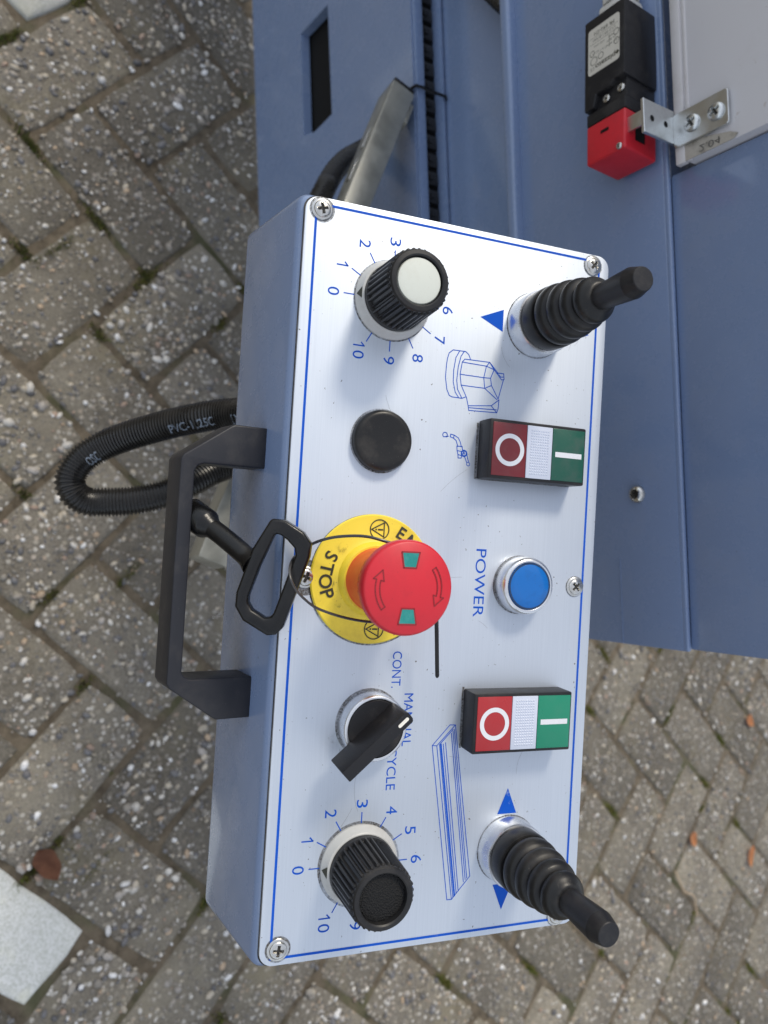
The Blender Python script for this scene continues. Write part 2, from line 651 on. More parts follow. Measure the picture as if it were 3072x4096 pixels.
pav_meshes = {v: [paver_mesh(10 * v + s, v) for s in range(6)] for v in (0, 1)}
white_meshes = {}
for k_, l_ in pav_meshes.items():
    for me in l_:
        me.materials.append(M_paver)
white_me = paver_mesh(77, 1)
white_me.materials.append(M_paver_white)
WHITE = {(-7, 5), (1, -3)}
paver_tops = []
cells = []
for i in range(-26, 26):
    for j in range(-16, 34):
        k = (i - j) % 4
        if k == 0:                                # stands along e2: cells (i, j) and (i, j+1)
            c1, c2, vert = -PITCH * (i + 0.5), PITCH * (j + 1.0), 1
        elif k == 1:                              # lies along e1: cells (i, j) and (i+1, j)
            c1, c2, vert = -PITCH * (i + 1.0), PITCH * (j + 0.5), 0
        else:
            continue
        p = E1 * (O1 + c1) + E2 * (O2 + c2)
        if -1.05 < p.x < 1.30 and -0.30 < p.y < 2.35:
            cells.append((p.length, i, j, p, vert))
rng = random.Random(3)
ang0 = math.atan2(E1.y, E1.x)
for _, i, j, p, vert in sorted(cells, key=lambda q: (q[3] - Vector((0.05, 0.7, 0))).length)[:298]:
    white = (i, j) in WHITE
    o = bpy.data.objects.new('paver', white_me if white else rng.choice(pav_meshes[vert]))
    C.objects.link(o)
    o.parent = pavement
    o.location = (p.x, p.y, rng.uniform(-0.0016, 0.0012) + (0.001 if white else 0))
    o.rotation_euler = (rng.uniform(-1, 1) * 0.010, rng.uniform(-1, 1) * 0.010, ang0 + rng.uniform(-1, 1) * 0.012)
    if white:
        o['label'] = 'white painted paver'
    paver_tops.append((p, vert, white, o.location.z))

# exposed aggregate: pebbles standing out of the worn paver tops
PEB = [(0.78, 0.77, 0.76), (0.62, 0.59, 0.54), (0.48, 0.42, 0.33), (0.30, 0.27, 0.23), (0.13, 0.13, 0.14), (0.45, 0.33, 0.22),
       (0.22, 0.20, 0.17), (0.36, 0.33, 0.30), (0.10, 0.10, 0.11), (0.34, 0.24, 0.18)]
WGT = [6, 9, 12, 15, 9, 4, 16, 13, 9, 4]
ico = bmesh.new()
bmesh.ops.create_icosphere(ico, subdivisions=1, radius=1)
ico_v = [v.co.copy() for v in ico.verts]
ico_f = [[v.index for v in f.verts] for f in ico.faces]
ico.free()
pv, pf, pc = [], [], []
rng = random.Random(11)
for p, vert, white, z0 in paver_tops:
    if white or not (-1.0 < p.x < 1.05 and -0.15 < p.y < 2.0):
        continue
    near = p.y < 0.75
    n_peb = rng.randint(210, 300) if near else rng.randint(150, 210)
    fam = rng.uniform(0.7, 1.15)
    for _ in range(n_peb):
        a1 = rng.uniform(-1, 1) * (PITCH * (1 if not vert else 0.5) - 0.005)
        a2 = rng.uniform(-1, 1) * (PITCH * (1 if vert else 0.5) - 0.005)
        q = p + E1 * a1 + E2 * a2
        r = min(0.0011 + rng.expovariate(1 / 0.0013), 0.0052) * fam
        rot = Matrix.Rotation(rng.uniform(0, 6.28), 3, 'Z') @ Matrix.Rotation(rng.uniform(-0.5, 0.5), 3, 'X')
        sc = (r * rng.uniform(0.9, 1.6), r * rng.uniform(0.7, 1.1), r * rng.uniform(0.45, 0.75))
        base = len(pv)
        zc = z0 + rng.uniform(-0.45, 0.25) * sc[2]
        for w in ico_v:
            d = rot @ Vector((w.x * sc[0], w.y * sc[1], w.z * sc[2]))
            pv.append((q.x + d.x, q.y + d.y, zc + d.z))
        c = rng.choices(PEB, WGT)[0]
        br = rng.uniform(0.75, 1.15)
        for f in ico_f:
            pf.append([base + k for k in f])
        pc += [(c[0] * br, c[1] * br, c[2] * br, 1)] * len(ico_v)
me = bpy.data.meshes.new('aggregate')
me.from_pydata(pv, [], pf)
ca = me.color_attributes.new('stone', 'FLOAT_COLOR', 'POINT')
ca.data.foreach_set('color', [x for c in pc for x in c])
me.polygons.foreach_set('use_smooth', [True] * len(me.polygons))
M_peb = mat('pebble', (0.4, 0.4, 0.4), 0.55)
t = NT(M_peb)
vc = t.n('VertexColor')
vc.layer_name = 'stone'
pn = t.noise(t.coords(world=True), 600, 3)
t.set('Base Color', t.mix(t.rng(pn, 0.35, 0.65, 0.0, 0.45), vc.outputs['Color'], (0.16, 0.145, 0.12)))
me.materials.append(M_peb)
agg = bpy.data.objects.new('aggregate', me)
agg['kind'] = 'stuff'
C.objects.link(agg)
agg.parent = pavement

# moss and bits of grass in the joints
rng = random.Random(5)
M_moss = mat('moss', (0.07, 0.10, 0.02), 0.85)
t = NT(M_moss)
mn = t.noise(t.coords(world=True), 160, 4)
t.set('Base Color', t.mix(t.rng(mn, 0.35, 0.65, 0, 1), (0.075, 0.115, 0.014), (0.21, 0.185, 0.05)))
bm = bmesh.new()
patches = []
for _ in range(230):
    p, vert, white, z0 = rng.choice(paver_tops)
    s1, s2 = rng.choice((-1, 1)), rng.choice((-1, 1))
    hx, hy = (0.5, 1.0) if vert else (1.0, 0.5)
    if rng.random() < 0.6:
        c = p + E1 * (s1 * hx * PITCH) + E2 * (s2 * hy * PITCH * rng.uniform(0.55, 1.0))
        d = E2
    else:
        c = p + E1 * (s1 * hx * PITCH * rng.uniform(0.55, 1.0)) + E2 * (s2 * hy * PITCH)
        d = E1
    patches.append((c, d, rng.uniform(0.008, 0.028)))
for px_, py_, dd in ((-0.425, 0.165, E1), (0.333, 0.245, E1), (0.300, 0.205, E2), (0.20, 0.235, E2), (-0.02, 0.27, E1)):
    patches.append((Vector((px_, py_, 0)), dd, 0.03))
for c, d, ln in patches:
    n = Vector((-d.y, d.x, 0))
    for _ in range(int(ln * 6500)):
        q = c + d * rng.gauss(0, ln * 0.5) + n * rng.gauss(0, 0.0032)
        hgt = rng.uniform(0.002, 0.006)
        a = rng.uniform(0, 6.28)
        u = Vector((math.cos(a), math.sin(a), 0)) * rng.uniform(0.0008, 0.0020)
        lean = Vector((rng.uniform(-1, 1), rng.uniform(-1, 1), 0)) * 0.0025
        b0 = q + Vector((0, 0, -0.0055))
        bm.faces.new([bm.verts.new(b0 - u), bm.verts.new(b0 + u), bm.verts.new(b0 + lean + Vector((0, 0, hgt + 0.003)))])
moss = obj('moss', bm, M_moss, pavement, smooth=0, scale=1)
moss['kind'] = 'stuff'


# fallen leaves
def leaf_obj(name, x, y, ln, wd, rot, curl, m, label, z=0.004):
    bm = bmesh.new()
    n = 9
    rows = []
    for i in range(n + 1):
        s = i / n
        w = wd * math.sin(math.pi * min(s * 1.02, 1)) ** 0.75 * (1 + 0.14 * math.sin(9 * s))
        zz = curl * (s - 0.5) ** 2 * 4
        rows.append([bm.verts.new((ln * (s - 0.5), w * q, zz + abs(q) * curl * 0.7 + 0.06 * wd * math.sin(5 * s + q)))
                     for q in (-0.5, -0.25, 0, 0.25, 0.5)])
    for a, b in zip(rows, rows[1:]):
        for k in range(4):
            bm.faces.new((a[k], a[k + 1], b[k + 1], b[k]))
    bmesh.ops.solidify(bm, geom=bm.faces[:], thickness=0.0004)
    o = obj(name, bm, m, None, smooth=60, scale=1)
    o.location = (x, y, z)
    o.rotation_euler = (0.1, 0.06, rot)
    tag(o, label, 'leaf', 'dead leaves on the pavers')
    return o


def leaf_mat(name, c0, c1):
    m = mat(name, c0, 0.6)
    t = NT(m)
    t.set('Base Color', t.mix(t.rng(t.noise(t.coords(), 90, 4), 0.35, 0.65, 0, 1), c0, c1))
    return m


M_leafb = leaf_mat('leaf_brown', (0.150, 0.055, 0.025), (0.24, 0.10, 0.05))
M_leafo = leaf_mat('leaf_orange', (0.55, 0.22, 0.08), (0.66, 0.32, 0.14))
leaf_obj('fallen_leaf', 0.315, 0.188, 0.046, 0.028, 0.55, 0.009, M_leafb, 'crumpled brown leaf lying beside the large white paver')
leaf_obj('fallen_leaf', 0.507, 1.437, 0.034, 0.022, 0.3, 0.004, M_leafo, 'orange leaf on the pavers, nearest to the lower joystick')
leaf_obj('fallen_leaf', 0.580, 1.646, 0.048, 0.020, -0.1, 0.004, M_leafo, 'long orange leaf at the right edge of the photo')
leaf_obj('fallen_leaf', 0.289, 1.666, 0.036, 0.024, 0.8, 0.004, M_leafo, 'orange leaf in a joint nearest the end of the blue machine')
leaf_obj('fallen_leaf', 0.105, 1.05, 0.035, 0.018, 1.3, 0.005, M_leafb, 'small red brown leaf showing just past the machine corner')
bm = tube(bmesh.new(), spline([(0.56, 1.375, 0.004), (0.60, 1.395, 0.008), (0.62, 1.43, 0.006), (0.66, 1.44, 0.005)], 5), 0.0018, 6)
tag(obj('twig', bm, leaf_mat('twig_wood', (0.34, 0.25, 0.16), (0.46, 0.36, 0.25)), None, scale=1),
    'thin pale twig lying across the pavers right of the lower joystick', 'twig')

# =====================================================================================
# THE MACHINE behind the control box (own frame, x along its front, y into it, z up; mm)
# =====================================================================================
machine = empty('machine')
machine.matrix_world = Matrix(((0.99567, -0.07903, 0.04895, -0.04797),
                               (0.07893, 0.99687, 0.00388, -0.00380),
                               (-0.04910, 0.0, 0.99879, 0.00118),
                               (0, 0, 0, 1)))
tag(machine, 'blue painted steel machine with glossy panels behind the control box', 'machine')

# lower cabinet with its slotted opening: a sheet with a hole, folded inwards
bm = bmesh.new()
outer = [(-1500, 12), (-150, 12), (-150, 381), (-1500, 381)]
hole = [(-634, 151), (-631, 219), (-497, 220), (-495, 178), (-503, 150)]
FX = Matrix(((1, 0, 0, 0), (0, 0, 1, 0), (0, 1, 0, 0), (0, 0, 0, 1)))     # (x, z, depth) -> (x, y, z)
ov = [bm.verts.new((x, 465, z)) for x, z in outer]
hv = [bm.verts.new((x, 465, z)) for x, z in hole]
es = [bm.edges.new((ov[i], ov[(i + 1) % 4])) for i in range(4)]
eh = [bm.edges.new((hv[i], hv[(i + 1) % 5])) for i in range(5)]
bmesh.ops.triangle_fill(bm, edges=es + eh, use_beauty=True)
hb = [bm.verts.new((x, 477, z)) for x, z in hole]
for i in range(5):
    j = (i + 1) % 5
    bm.faces.new((hv[i], hv[j], hb[j], hb[i]))
ob_ = [bm.verts.new((x, 476, z)) for x, z in outer]
for i in range(4):
    j = (i + 1) % 4
    bm.faces.new((ov[i], ob_[i], ob_[j], ov[j]))
bmesh.ops.recalc_face_normals(bm, faces=bm.faces)
obj('lower_cabinet', bm, M_paint, machine)
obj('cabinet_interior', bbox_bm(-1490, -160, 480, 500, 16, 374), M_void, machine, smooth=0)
obj('rail_ledge', bbox_bm(-1500, -150, 466.5, 477, 381, 385, 1.2), M_paint, machine)
obj('rail_lip', bbox_bm(-1500, -150, 498, 501, 340, 388, 1), M_paint, machine)
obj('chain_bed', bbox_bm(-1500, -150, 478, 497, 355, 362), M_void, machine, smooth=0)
M_chain = dusty('chain_plastic', (0.020, 0.020, 0.021), 0.30, 0.10)
link_me = None
for k in range(34):
    x = -860 + 19.2 * k
    if link_me is None:
        bm = bbox_bm(-7.2, 7.2, 479.5, 496.5, 362.5, 377.5, 1.6)
        box(bm, -2.2, 2.2, 484, 489, 377.5, 379.2)
        box(bm, -9.6, 9.6, 484, 492, 364, 370)
        o = obj('chain_link', bm, M_chain, machine, loc=(x, 0, 0))
        link_me = o
    else:
        o = link_me.copy()
        C.objects.link(o)
        o.parent = machine
        o.location = (x * MM, 0, 0)
obj('rear_panel', bbox_bm(-1500, 88, 503, 512, 320, 640), M_paint, machine, smooth=0)
# upper body: front panel with rolled lower lip, top fold, right cover plate, white door
bm = bbox_bm(-1500, 92, 455, 500, 529, 671, 1.6)
obj('front_panel', bm, M_paint, machine)
obj('panel_lip', bbox_bm(-1500, 91, 446, 459, 526, 537, 3.2, 3), M_paint, machine)
obj('reflection_strip', bbox_bm(29, 91.4, 454.6, 456, 620.5, 621.0), M_paint, machine, smooth=0)  # thin strip added to imitate a faint reflected line
obj('cover_plate', bbox_bm(-235, 91, 459.5, 620, 673, 1010, 1.5), M_paint, machine)
obj('panel_edge', bbox_bm(-1500, 92, 455.4, 459.3, 669, 674, 1.4, 3), M_paint, machine)
door = obj('white_door', bbox_bm(-900, -236, 452, 640, 690, 1010, 1.2), M_whitepaint, machine)
obj('door_trim', bbox_bm(-900, -235.4, 450.6, 456, 683, 690.5, 1.2), M_whitetrim, door)
obj('door_trim', bbox_bm(-900, -235.4, 451.3, 455, 691.2, 694, 0.8), M_whitetrim, door)
# grimy remains of tape along the door edge, with pen marks
bm = bmesh.new()
rr = random.Random(9)
tp = [(-246, 684), (-251, 689), (-249, 696), (-246.5, 702), (-245, 709), (-243, 716), (-241.5, 722), (-238.5, 727), (-236.2, 724), (-236.0, 712), (-236.1, 690)]
prism(bm, tp, 451.0, 451.5, FX)
tape = obj('tape_remnant', bm, M_tape, door, smooth=0)
bm = text(bmesh.new(), '2.04', 0, 0, 4.5, 15)
tb = obj('pen_marks', bm, mat('faded_ink', (0.10, 0.095, 0.085), 0.7), door, smooth=0)
tb.matrix_local = Matrix(((0, 1, 0, -0.2395), (0, 0, -1, 0.45085), (1, 0, 0, 0.708), (0, 0, 0, 1)))


def dome_screw(name, parent, r, hgt, cross=True, m=M_steel, flange=0.0, spin=0.35, hexa=False):
    """pan head with a real cross (or hexagon) recess: a polar height field"""
    bm = bmesh.new()
    nr, ns = 16, 56
    vs = []
    for i in range(nr + 1):
        rr = r * i / nr
        row = []
        for k in range(ns):
            a = 2 * math.pi * k / ns
            x, y = rr * math.cos(a), rr * math.sin(a)
            xr = x * math.cos(spin) + y * math.sin(spin)
            yr = -x * math.sin(spin) + y * math.cos(spin)
            z = hgt * math.sqrt(max(0, 1 - (rr / r) ** 2.6)) + 0.12 * r
            if hexa:
                hh = max(abs(xr), abs(xr * 0.5 + yr * 0.866), abs(-xr * 0.5 + yr * 0.866))
                dep = hgt * 0.9 * min(1, max(0, (0.52 * r - hh) / (0.08 * r)))
            else:
                arm = max(min(0.17 * r - abs(xr), 0.62 * r - abs(yr)), min(0.17 * r - abs(yr), 0.62 * r - abs(xr)))
                dep = hgt * 0.95 * min(1, max(0, arm / (0.07 * r)))
            row.append(bm.verts.new((x, y, z - (dep if cross else 0))))
            if i == 0:
                break
        vs.append(row)
    for k in range(ns):
        bm.faces.new((vs[0][0], vs[1][k], vs[1][(k + 1) % ns]))
    for i in range(1, nr):
        for k in range(ns):
            j = (k + 1) % ns
            bm.faces.new((vs[i][k], vs[i + 1][k], vs[i + 1][j], vs[i][j]))
    low = [bm.verts.new((v.co.x, v.co.y, 0)) for v in vs[-1]]
    for k in range(ns):
        j = (k + 1) % ns
        bm.faces.new((vs[-1][k], low[k], low[j], vs[-1][j]))
    if flange:
        lathe(bm, [(r * 0.98, 0.02), (flange, 0.02), (flange, 0.10 * r), (flange - 0.25, 0.16 * r), (r * 0.98, 0.2 * r)], 48)
    bmesh.ops.recalc_face_normals(bm, faces=bm.faces)
    o = obj(name, bm, m, parent, smooth=40)
    # dark faces at the bottom of the recess
    g = bmesh.new()
    z = 0.12 * r + hgt * 0.06
    if cross:
        if hexa:
            g.faces.new([g.verts.new((0.47 * r * math.cos(R(60 * i) + spin), 0.47 * r * math.sin(R(60 * i) + spin), z + 0.1 * hgt)) for i in range(6)])
        else:
            for sg in (0, 1):
                c_, s_ = math.cos(spin + sg * math.pi / 2), math.sin(spin + sg * math.pi / 2)
                w, l = 0.13 * r, 0.5 * r
                g.faces.new([g.verts.new((x * c_ - y * s_, x * s_ + y * c_, z + 0.1 * hgt + 0.01 * sg)) for x, y in ((-l, -w), (l, -w), (l, w), (-l, w))])
        obj('recess', g, M_recess, o, smooth=0)
    return o


FRONT = Matrix(((1, 0, 0, 0), (0, 0, -1, 0), (0, 1, 0, 0), (0, 0, 0, 1)))     # local z -> machine -y
s = dome_screw('dome_bolt', machine, 6.3, 4.2, m=M_steel, hexa=True)
s.matrix_local = Matrix.Translation((-0.0172, 0.4549, 0.639)) @ FRONT


# ---------------------------------------------------------------- safety switch on the front panel
def in_machine(o):
    o.matrix_world = machine.matrix_world.copy()
    return o


sw = in_machine(empty('safety_switch'))
sw.matrix_world = machine.matrix_world @ Matrix.Translation((-0.30, 0.437, 0.652)) @ Matrix.Rotation(R(-4.0), 4, 'Z')
tag(sw, 'black and red safety switch with a paper label, mounted on the blue panel', 'switch')
# local: x along the body, y depth (front = -17.5), z up; origin = body centre
bm = bmesh.new()
poly = [(-49, -17), (14, -17), (14, -7), (22, -7), (22, 17), (-49, 17)]
prism(bm, [(-49, -17), (16, -17), (16, -9), (7, -7), (7, 5), (4, 8), (4, 17), (-49, 17)], -17.5, 17.5,
      Matrix(((1, 0, 0, 0), (0, 0, 1, 0), (0, 1, 0, 0), (0, 0, 0, 1))))
bevel(bm, 1.0, 2)
body = obj('body', bm, M_black, sw)
obj('body', bbox_bm(3, 18, -13.2, 17.2, -15.5, 15.5, 0.8), M_black, sw)
obj('collar', bbox_bm(18.2, 27, -16.2, 17, -15.8, 16.6, 0.9), M_black, sw)
bm = bbox_bm(27.2, 55, -16.6, 17, -15.6, 17, 1.6, 3)
head = obj('head', bm, M_red, sw)
obj('slot', bbox_bm(35, 37, -17.0, -16.4, -3, 3.5), M_void, head, smooth=0)
obj('slot', bbox_bm(33, 47, -6, 4, 16.6, 17.3), M_void, head, smooth=0)
sc = dome_screw('screw', sw, 2.3, 1.2, m=M_steel)
sc.matrix_local = Matrix.Translation((0.0525, -0.0166, 0.0125)) @ FRONT
for x, z, y in ((12.2, -0.5, -12.2), (10.5, 11.5, -12.2)):
    bm = bmesh.new()
    sc = dome_screw('screw', sw, 3.0, 1.3, m=M_steel, spin=0.7)
    sc.matrix_local = Matrix.Translation((x * MM, (y - 1.5) * MM, z * MM)) @ FRONT
obj('gland', bbox_bm(-60, -49.5, -11, 11, -11, 11, 2.5), M_gland, sw)
lathe_obj('gland_nut', [(0, -16), (10.5, -16), (10.5, 0), (12.5, 1), (12.5, 10), (0, 10)], M_gland, sw, 12,
          mtx=Matrix.Translation((-70, 0, 0)) @ Matrix.Rotation(R(90), 4, 'Y'), smooth=25)
bm = prism(bmesh.new(), round_rect(-41, -8, -13.5, 13, 2.2), -17.75, -17.45, Matrix(((1, 0, 0, 0), (0, 0, 1, 0), (0, 1, 0, 0), (0, 0, 0, 1))))
lab = obj('paper_label', bm, M_paper, sw, smooth=0)
# lettering: reads downwards, its top towards the red head
bm = bmesh.new()
text(bm, 'pizzato', -1.5, 11.6, 4.6, 17, bold=0.02)
disc_print(bm, [(-13.2, 11.3), (-11.6, 13.0), (-10.0, 11.3), (-11.6, 9.6)])
text(bm, 'CE', 9.5, 12.6, 2.2)
text(bm, 'IEC 60947-5-1', -4.5, 2.4, 1.5, 14)
text(bm, 'AC-15', 6.5, 1.9, 1.5)
text(bm, '3A 400V', -6.5, -0.6, 1.5, 8)
text(bm, 'A300 Q300', 3.5, -3.0, 1.5, 9)
text(bm, 'A600', -6.5, -3.2, 1.5)
text(bm, 'C13 FR1-87441', -0.5, -7.6, 1.9, 19)
text(bm, 'FR 692-D1', -0.5, -12.0, 2.6, 17, bold=0.015)
for cx_, cy_, r_ in ((8.2, 7.3, 3.0), (2.2, 6.2, 2.4), (9.6, 1.4, 2.2), (-10.8, -3.6, 2.3), (-11, 3.0, 2.3)):
    ring_print(bm, cx_, cy_, r_ - 0.45, r_, n=20)
strokes(bm, [[(-12, -5.4), (12, -5.4)], [(-12, -9.7), (12, -9.7)], [(-5, 3.9), (-5, -4.6)]], 0.25)
lt = obj('label_print', bm, M_ink, lab, smooth=0)
lt.matrix_local = Matrix(((0, 1, 0, -0.0245), (0, 0, -1, -0.0177), (-1, 0, 0, -0.0003), (0, 0, 0, 1)))

br = in_machine(empty('angle_bracket'))
tag(br, 'zinc plated angle bracket screwed to the white door above the red switch head', 'bracket')
bm = bmesh.new()
# upright flange on the door
prism(bm, round_rect(-268.5, -246, 684, 723, 2.0), 448.2, 450.4, FX)
bevel(bm, 0.35, 1)
obj('flange', bm, M_zinc, br)
bm = bbox_bm(-272, -249.5, 417, 449.8, 681.8, 684.2, 0.35, 1)
fl = obj('flange', bm, M_zinc, br)
for yy in (425.5, 440):
    lathe_obj('hole', [(0, 684.28), (2.1, 684.28), (2.1, 684.1)], M_void, fl, 16, loc=(-260.5, yy, 0))
obj('actuator_key', bbox_bm(-267, -257, 420.5, 422.8, 667, 684, 0.6), M_zinc, br)
for x, z in ((-257.2, 698), (-256.5, 715)):
    sc = dome_screw('screw', br, 5.6, 2.2, m=M_zinc, spin=0.5)
    sc.matrix_local = Matrix.Translation((x * MM, 0.4481, z * MM)) @ FRONT

# conduit that rises behind the panel lip, and a tie on the rail
bm = bmesh.new()
pts = spline([(-640, 488, 400), (-560, 484, 440), (-480, 480, 492), (-440, 482, 530), (-420, 486, 580)], 40)
tube(bm, pts, lambda i: 9.5 + (0.9 if (i // 2) % 2 else -0.5), 16)
tag(in_machine(obj('conduit', bm, M_hose, None, smooth=30)), 'black ribbed conduit tucked behind the blue panel lip at the top', 'conduit')
bm = bmesh.new()
tube(bm, [(-446, 462, 366), (-446, 463.5, 387), (-445, 470, 389), (-444, 484, 389.5), (-443, 499, 391), (-443, 502.2, 388), (-443, 502, 360)], 1.7, 6)
box(bm, -449, -443, 459, 464, 362, 368)
tag(in_machine(obj('cable_tie', bm, M_gloss, None)), 'black cable tie round the blue rail beside the arm end', 'cable tie')

# =====================================================================================
# SUPPORT ARM and HOSE (world metres)
# =====================================================================================
A0 = Vector((-0.5069, 0.3980, 0.4094))
A1 = Vector((-0.0277, 0.2139, 0.3996))
ax = (A1 - A0).normalized()
top = Vector((0.37, 0.93, 0.10))
top = (top - ax * top.dot(ax)).normalized()
dn = ax.cross(top)
if dn.z > 0:
    dn = -dn
arm = empty('support_arm')
arm.location = A0
tag(arm, 'galvanised square steel arm that carries the control box', 'arm')


def arm_box(l0, l1, a0, a1, b0, b1, w=0.0):
    """box along the arm: l along, a across the upper face, b downwards (metres)"""
    bm = bmesh.new()
    vs = []
    for l in (l0, l1):
        for a, b in ((a0, b0), (a1, b0), (a1, b1), (a0, b1)):
            vs.append(bm.verts.new(ax * l + top * a + dn * b))
    for f in ((0, 1, 2, 3), (7, 6, 5, 4), (0, 4, 5, 1), (1, 5, 6, 2), (2, 6, 7, 3), (3, 7, 4, 0)):
        bm.faces.new([vs[i] for i in f])
    bmesh.ops.recalc_face_normals(bm, faces=bm.faces)
    if w:
        bevel(bm, w, 2)
    return bm


LEN = (A1 - A0).length
obj('square_tube', arm_box(0, LEN, 0, 0.026, 0, 0.034, 0.0022), M_galv, arm, scale=1)
obj('end_cap', arm_box(-0.004, -0.0002, 0.001, 0.025, 0.001, 0.033, 0.001), M_gloss, arm, scale=1)
obj('pivot_plate', arm_box(0.010, 0.034, 0.0262, 0.0300, 0.003, 0.017, 0.0006), M_galv, arm, scale=1)
for l in (0.055, 0.095):
    obj('slot_plate', arm_box(l, l + 0.026, -0.0010, -0.0002, 0.012, 0.019, 0.0003), M_zinc, arm, scale=1)
# post up to the underside of the box
bm = bmesh.new()
box(bm, -0.085, -0.059, 0.262, 0.288, 0.400, 0.628)
bmesh.ops.translate(bm, verts=bm.verts, vec=-A0)
obj('post', bevel(bm, 0.002, 2), M_galv, arm, scale=1)

hose_pts = spline([(-0.1150, 0.2300, 0.560), (-0.1235, 0.203, 0.4955), (-0.1224, 0.1841, 0.4704), (-0.1176, 0.163, 0.4433), (-0.1083, 0.1388, 0.4196),
                   (-0.0967, 0.1226, 0.4096), (-0.0824, 0.1146, 0.406), (-0.0719, 0.116, 0.4056), (-0.0654, 0.125, 0.4048),
                   (-0.0649, 0.1373, 0.407), (-0.0667, 0.1574, 0.4148), (-0.0723, 0.1777, 0.4232), (-0.0805, 0.1936, 0.429),
                   (-0.0908, 0.2103, 0.4295), (-0.1098, 0.2381, 0.4265), (-0.17, 0.264, 0.422), (-0.25, 0.282, 0.402), (-0.33, 0.314, 0.376), (-0.3938, 0.3467, 0.3601), (-0.4113, 0.357, 0.3511),
                   (-0.4347, 0.3721, 0.3401), (-0.4569, 0.3896, 0.3305), (-0.4772, 0.411, 0.3235), (-0.501, 0.440, 0.3215)], 60)
# resample evenly so the ribs are regular
res = [hose_pts[0]]
STEP = 0.00062
for p in hose_pts[1:]:
    while (p - res[-1]).length > STEP:
        res.append(res[-1] + (p - res[-1]).normalized() * STEP)
HR = 0.0102
bm = tube(bmesh.new(), res, lambda i: HR + (0.00065, 0.00065, -0.0008, -0.0008)[i % 4], 22)
hose = empty('corrugated_hose')
tag(hose, 'black corrugated hose looping out in front of the control box', 'hose')
obj('tube', bm, M_hose, hose, smooth=50, scale=1)
bm = lathe(bmesh.new(), [(0, 0), (13, 0), (13, 14), (11.2, 16), (11.2, 26), (0, 26)], 10, mtx=None)
gl = obj('gland', bm, M_gloss, hose, smooth=25)
gd = (res[0] - res[40]).normalized()
gl.matrix_world = Matrix.Translation(res[30]) @ gd.to_track_quat('Z', 'Y').to_matrix().to_4x4()

# ink on the hose: letters wrapped over the ribs, on the side towards the camera
cum = [0.0]
for a, b in zip(res, res[1:]):
    cum.append(cum[-1] + (b - a).length)


def hose_frame(s):
    i = min(max(int(s / STEP), 1), len(res) - 2)
    d = (res[i + 1] - res[i - 1]).normalized()
    tocam = (Vector((0, 0, 0.98)) - res[i])
    u = (tocam - d * tocam.dot(d)).normalized()
    return res[i], d, u, d.cross(u)


def nearest_s(p):
    k = min(range(len(res)), key=lambda i: (res[i] - Vector(p)).length)
    return k * STEP


def on_hose(s0, off):
    def fn(x, y, h):
        c, d, u, w = hose_frame(s0 - x)
        a = off + y / HR
        return c + (u * math.cos(a) + w * math.sin(a)) * (HR + 0.0008)
    return fn


for p, s, wd in (((-0.1224, 0.1841, 0.4704), 'PVC-1,25C', 0.036), ((-0.1225, 0.2095, 0.503), 'IM', 0.010), ((-0.099, 0.1262, 0.411), 'OSC', 0.011)):
    bm = text(bmesh.new(), s, 0, 0, 0.0070, wd, fn=on_hose(nearest_s(p), -0.42))
    obj('ink', bm, M_hoseprint, hose, smooth=0, scale=1)

# =====================================================================================
# CONTROL BOX (own frame: x to the operator's right, y away, z out of the plate; mm)
# =====================================================================================
cb = empty('control_box')
cb.matrix_world = Matrix(((0.99490, 0.02424, 0.09787, -0.00428),
                          (0.0, 0.97066, -0.24045, 0.22818),
                          (-0.10083, 0.23922, 0.96572, 0.69872),
                          (0, 0, 0, 1)))
tag(cb, 'blue control box with a brushed aluminium face full of knobs, buttons and joysticks', 'control box')

bm = bmesh.new()
sec = [(-82.6, -1.9), (83.2, -1.9), (83.2, -66), (-97.2, -66)]
a = [bm.verts.new((-173.8, y, h)) for y, h in sec]
b = [bm.verts.new((173.8, y, h)) for y, h in sec]
bm.faces.new(a)
bm.faces.new(list(reversed(b)))
for i in range(4):
    j = (i + 1) % 4
    bm.faces.new((a[i], b[i], b[j], a[j]))
bmesh.ops.recalc_face_normals(bm, faces=bm.faces)
bevel(bm, 5.0, 4)
obj('housing', bm, M_paint, cb, smooth=40)
obj('gasket', prism(bmesh.new(), round_rect(-171.9, 171.9, -81.1, 81.9, 6), -2.0, -1.45), M_gasket, cb, smooth=0)
bm = prism(bmesh.new(), round_rect(-171.4, 171.4, -80.7, 81.6, 6.5, 8), -1.4, 0)
tope = [e for e in bm.edges if all(v.co.z > -0.1 for v in e.verts)]
bevel(bm, 0.35, 2, tope)
plate = obj('face_plate', bm, M_alu, cb, smooth=30)

# printed border
bm = bmesh.new()
bx, by, lw = 168.1, 75.65, 1.15
strokes(bm, [[(-bx, -by), (bx, -by)], [(-bx, by), (bx, by)], [(-bx, -by), (-bx, by)], [(bx, -by), (bx, by)]], lw)
obj('border_line', bm, M_print, plate, smooth=0)


def dial(cx, ticks, digits, r0=18.9):
    bm = bmesh.new()
    cy = -36.9
    for a, r1 in ticks:
        strokes(bm, [[(cx + r0 * math.cos(a), cy + r0 * math.sin(a)), (cx + r1 * math.cos(a), cy + r1 * math.sin(a))]], 0.5)
    for s, x, y in digits:
        if s in ('1', '10'):                       # a one with its flag, as printed
            x1 = x - (2.6 if s == '10' else -0.4)
            strokes(bm, [[(x1, y - 2.5), (x1, y + 2.6), (x1 - 1.5, y + 1.2)]], 0.62)
            if s == '10':
                text(bm, '0', x + 1.7, y, 5.4, 3.7)
        else:
            text(bm, s, x, y, 5.4, 3.7)
    obj('dial_scale', bm, M_print, plate, smooth=0)


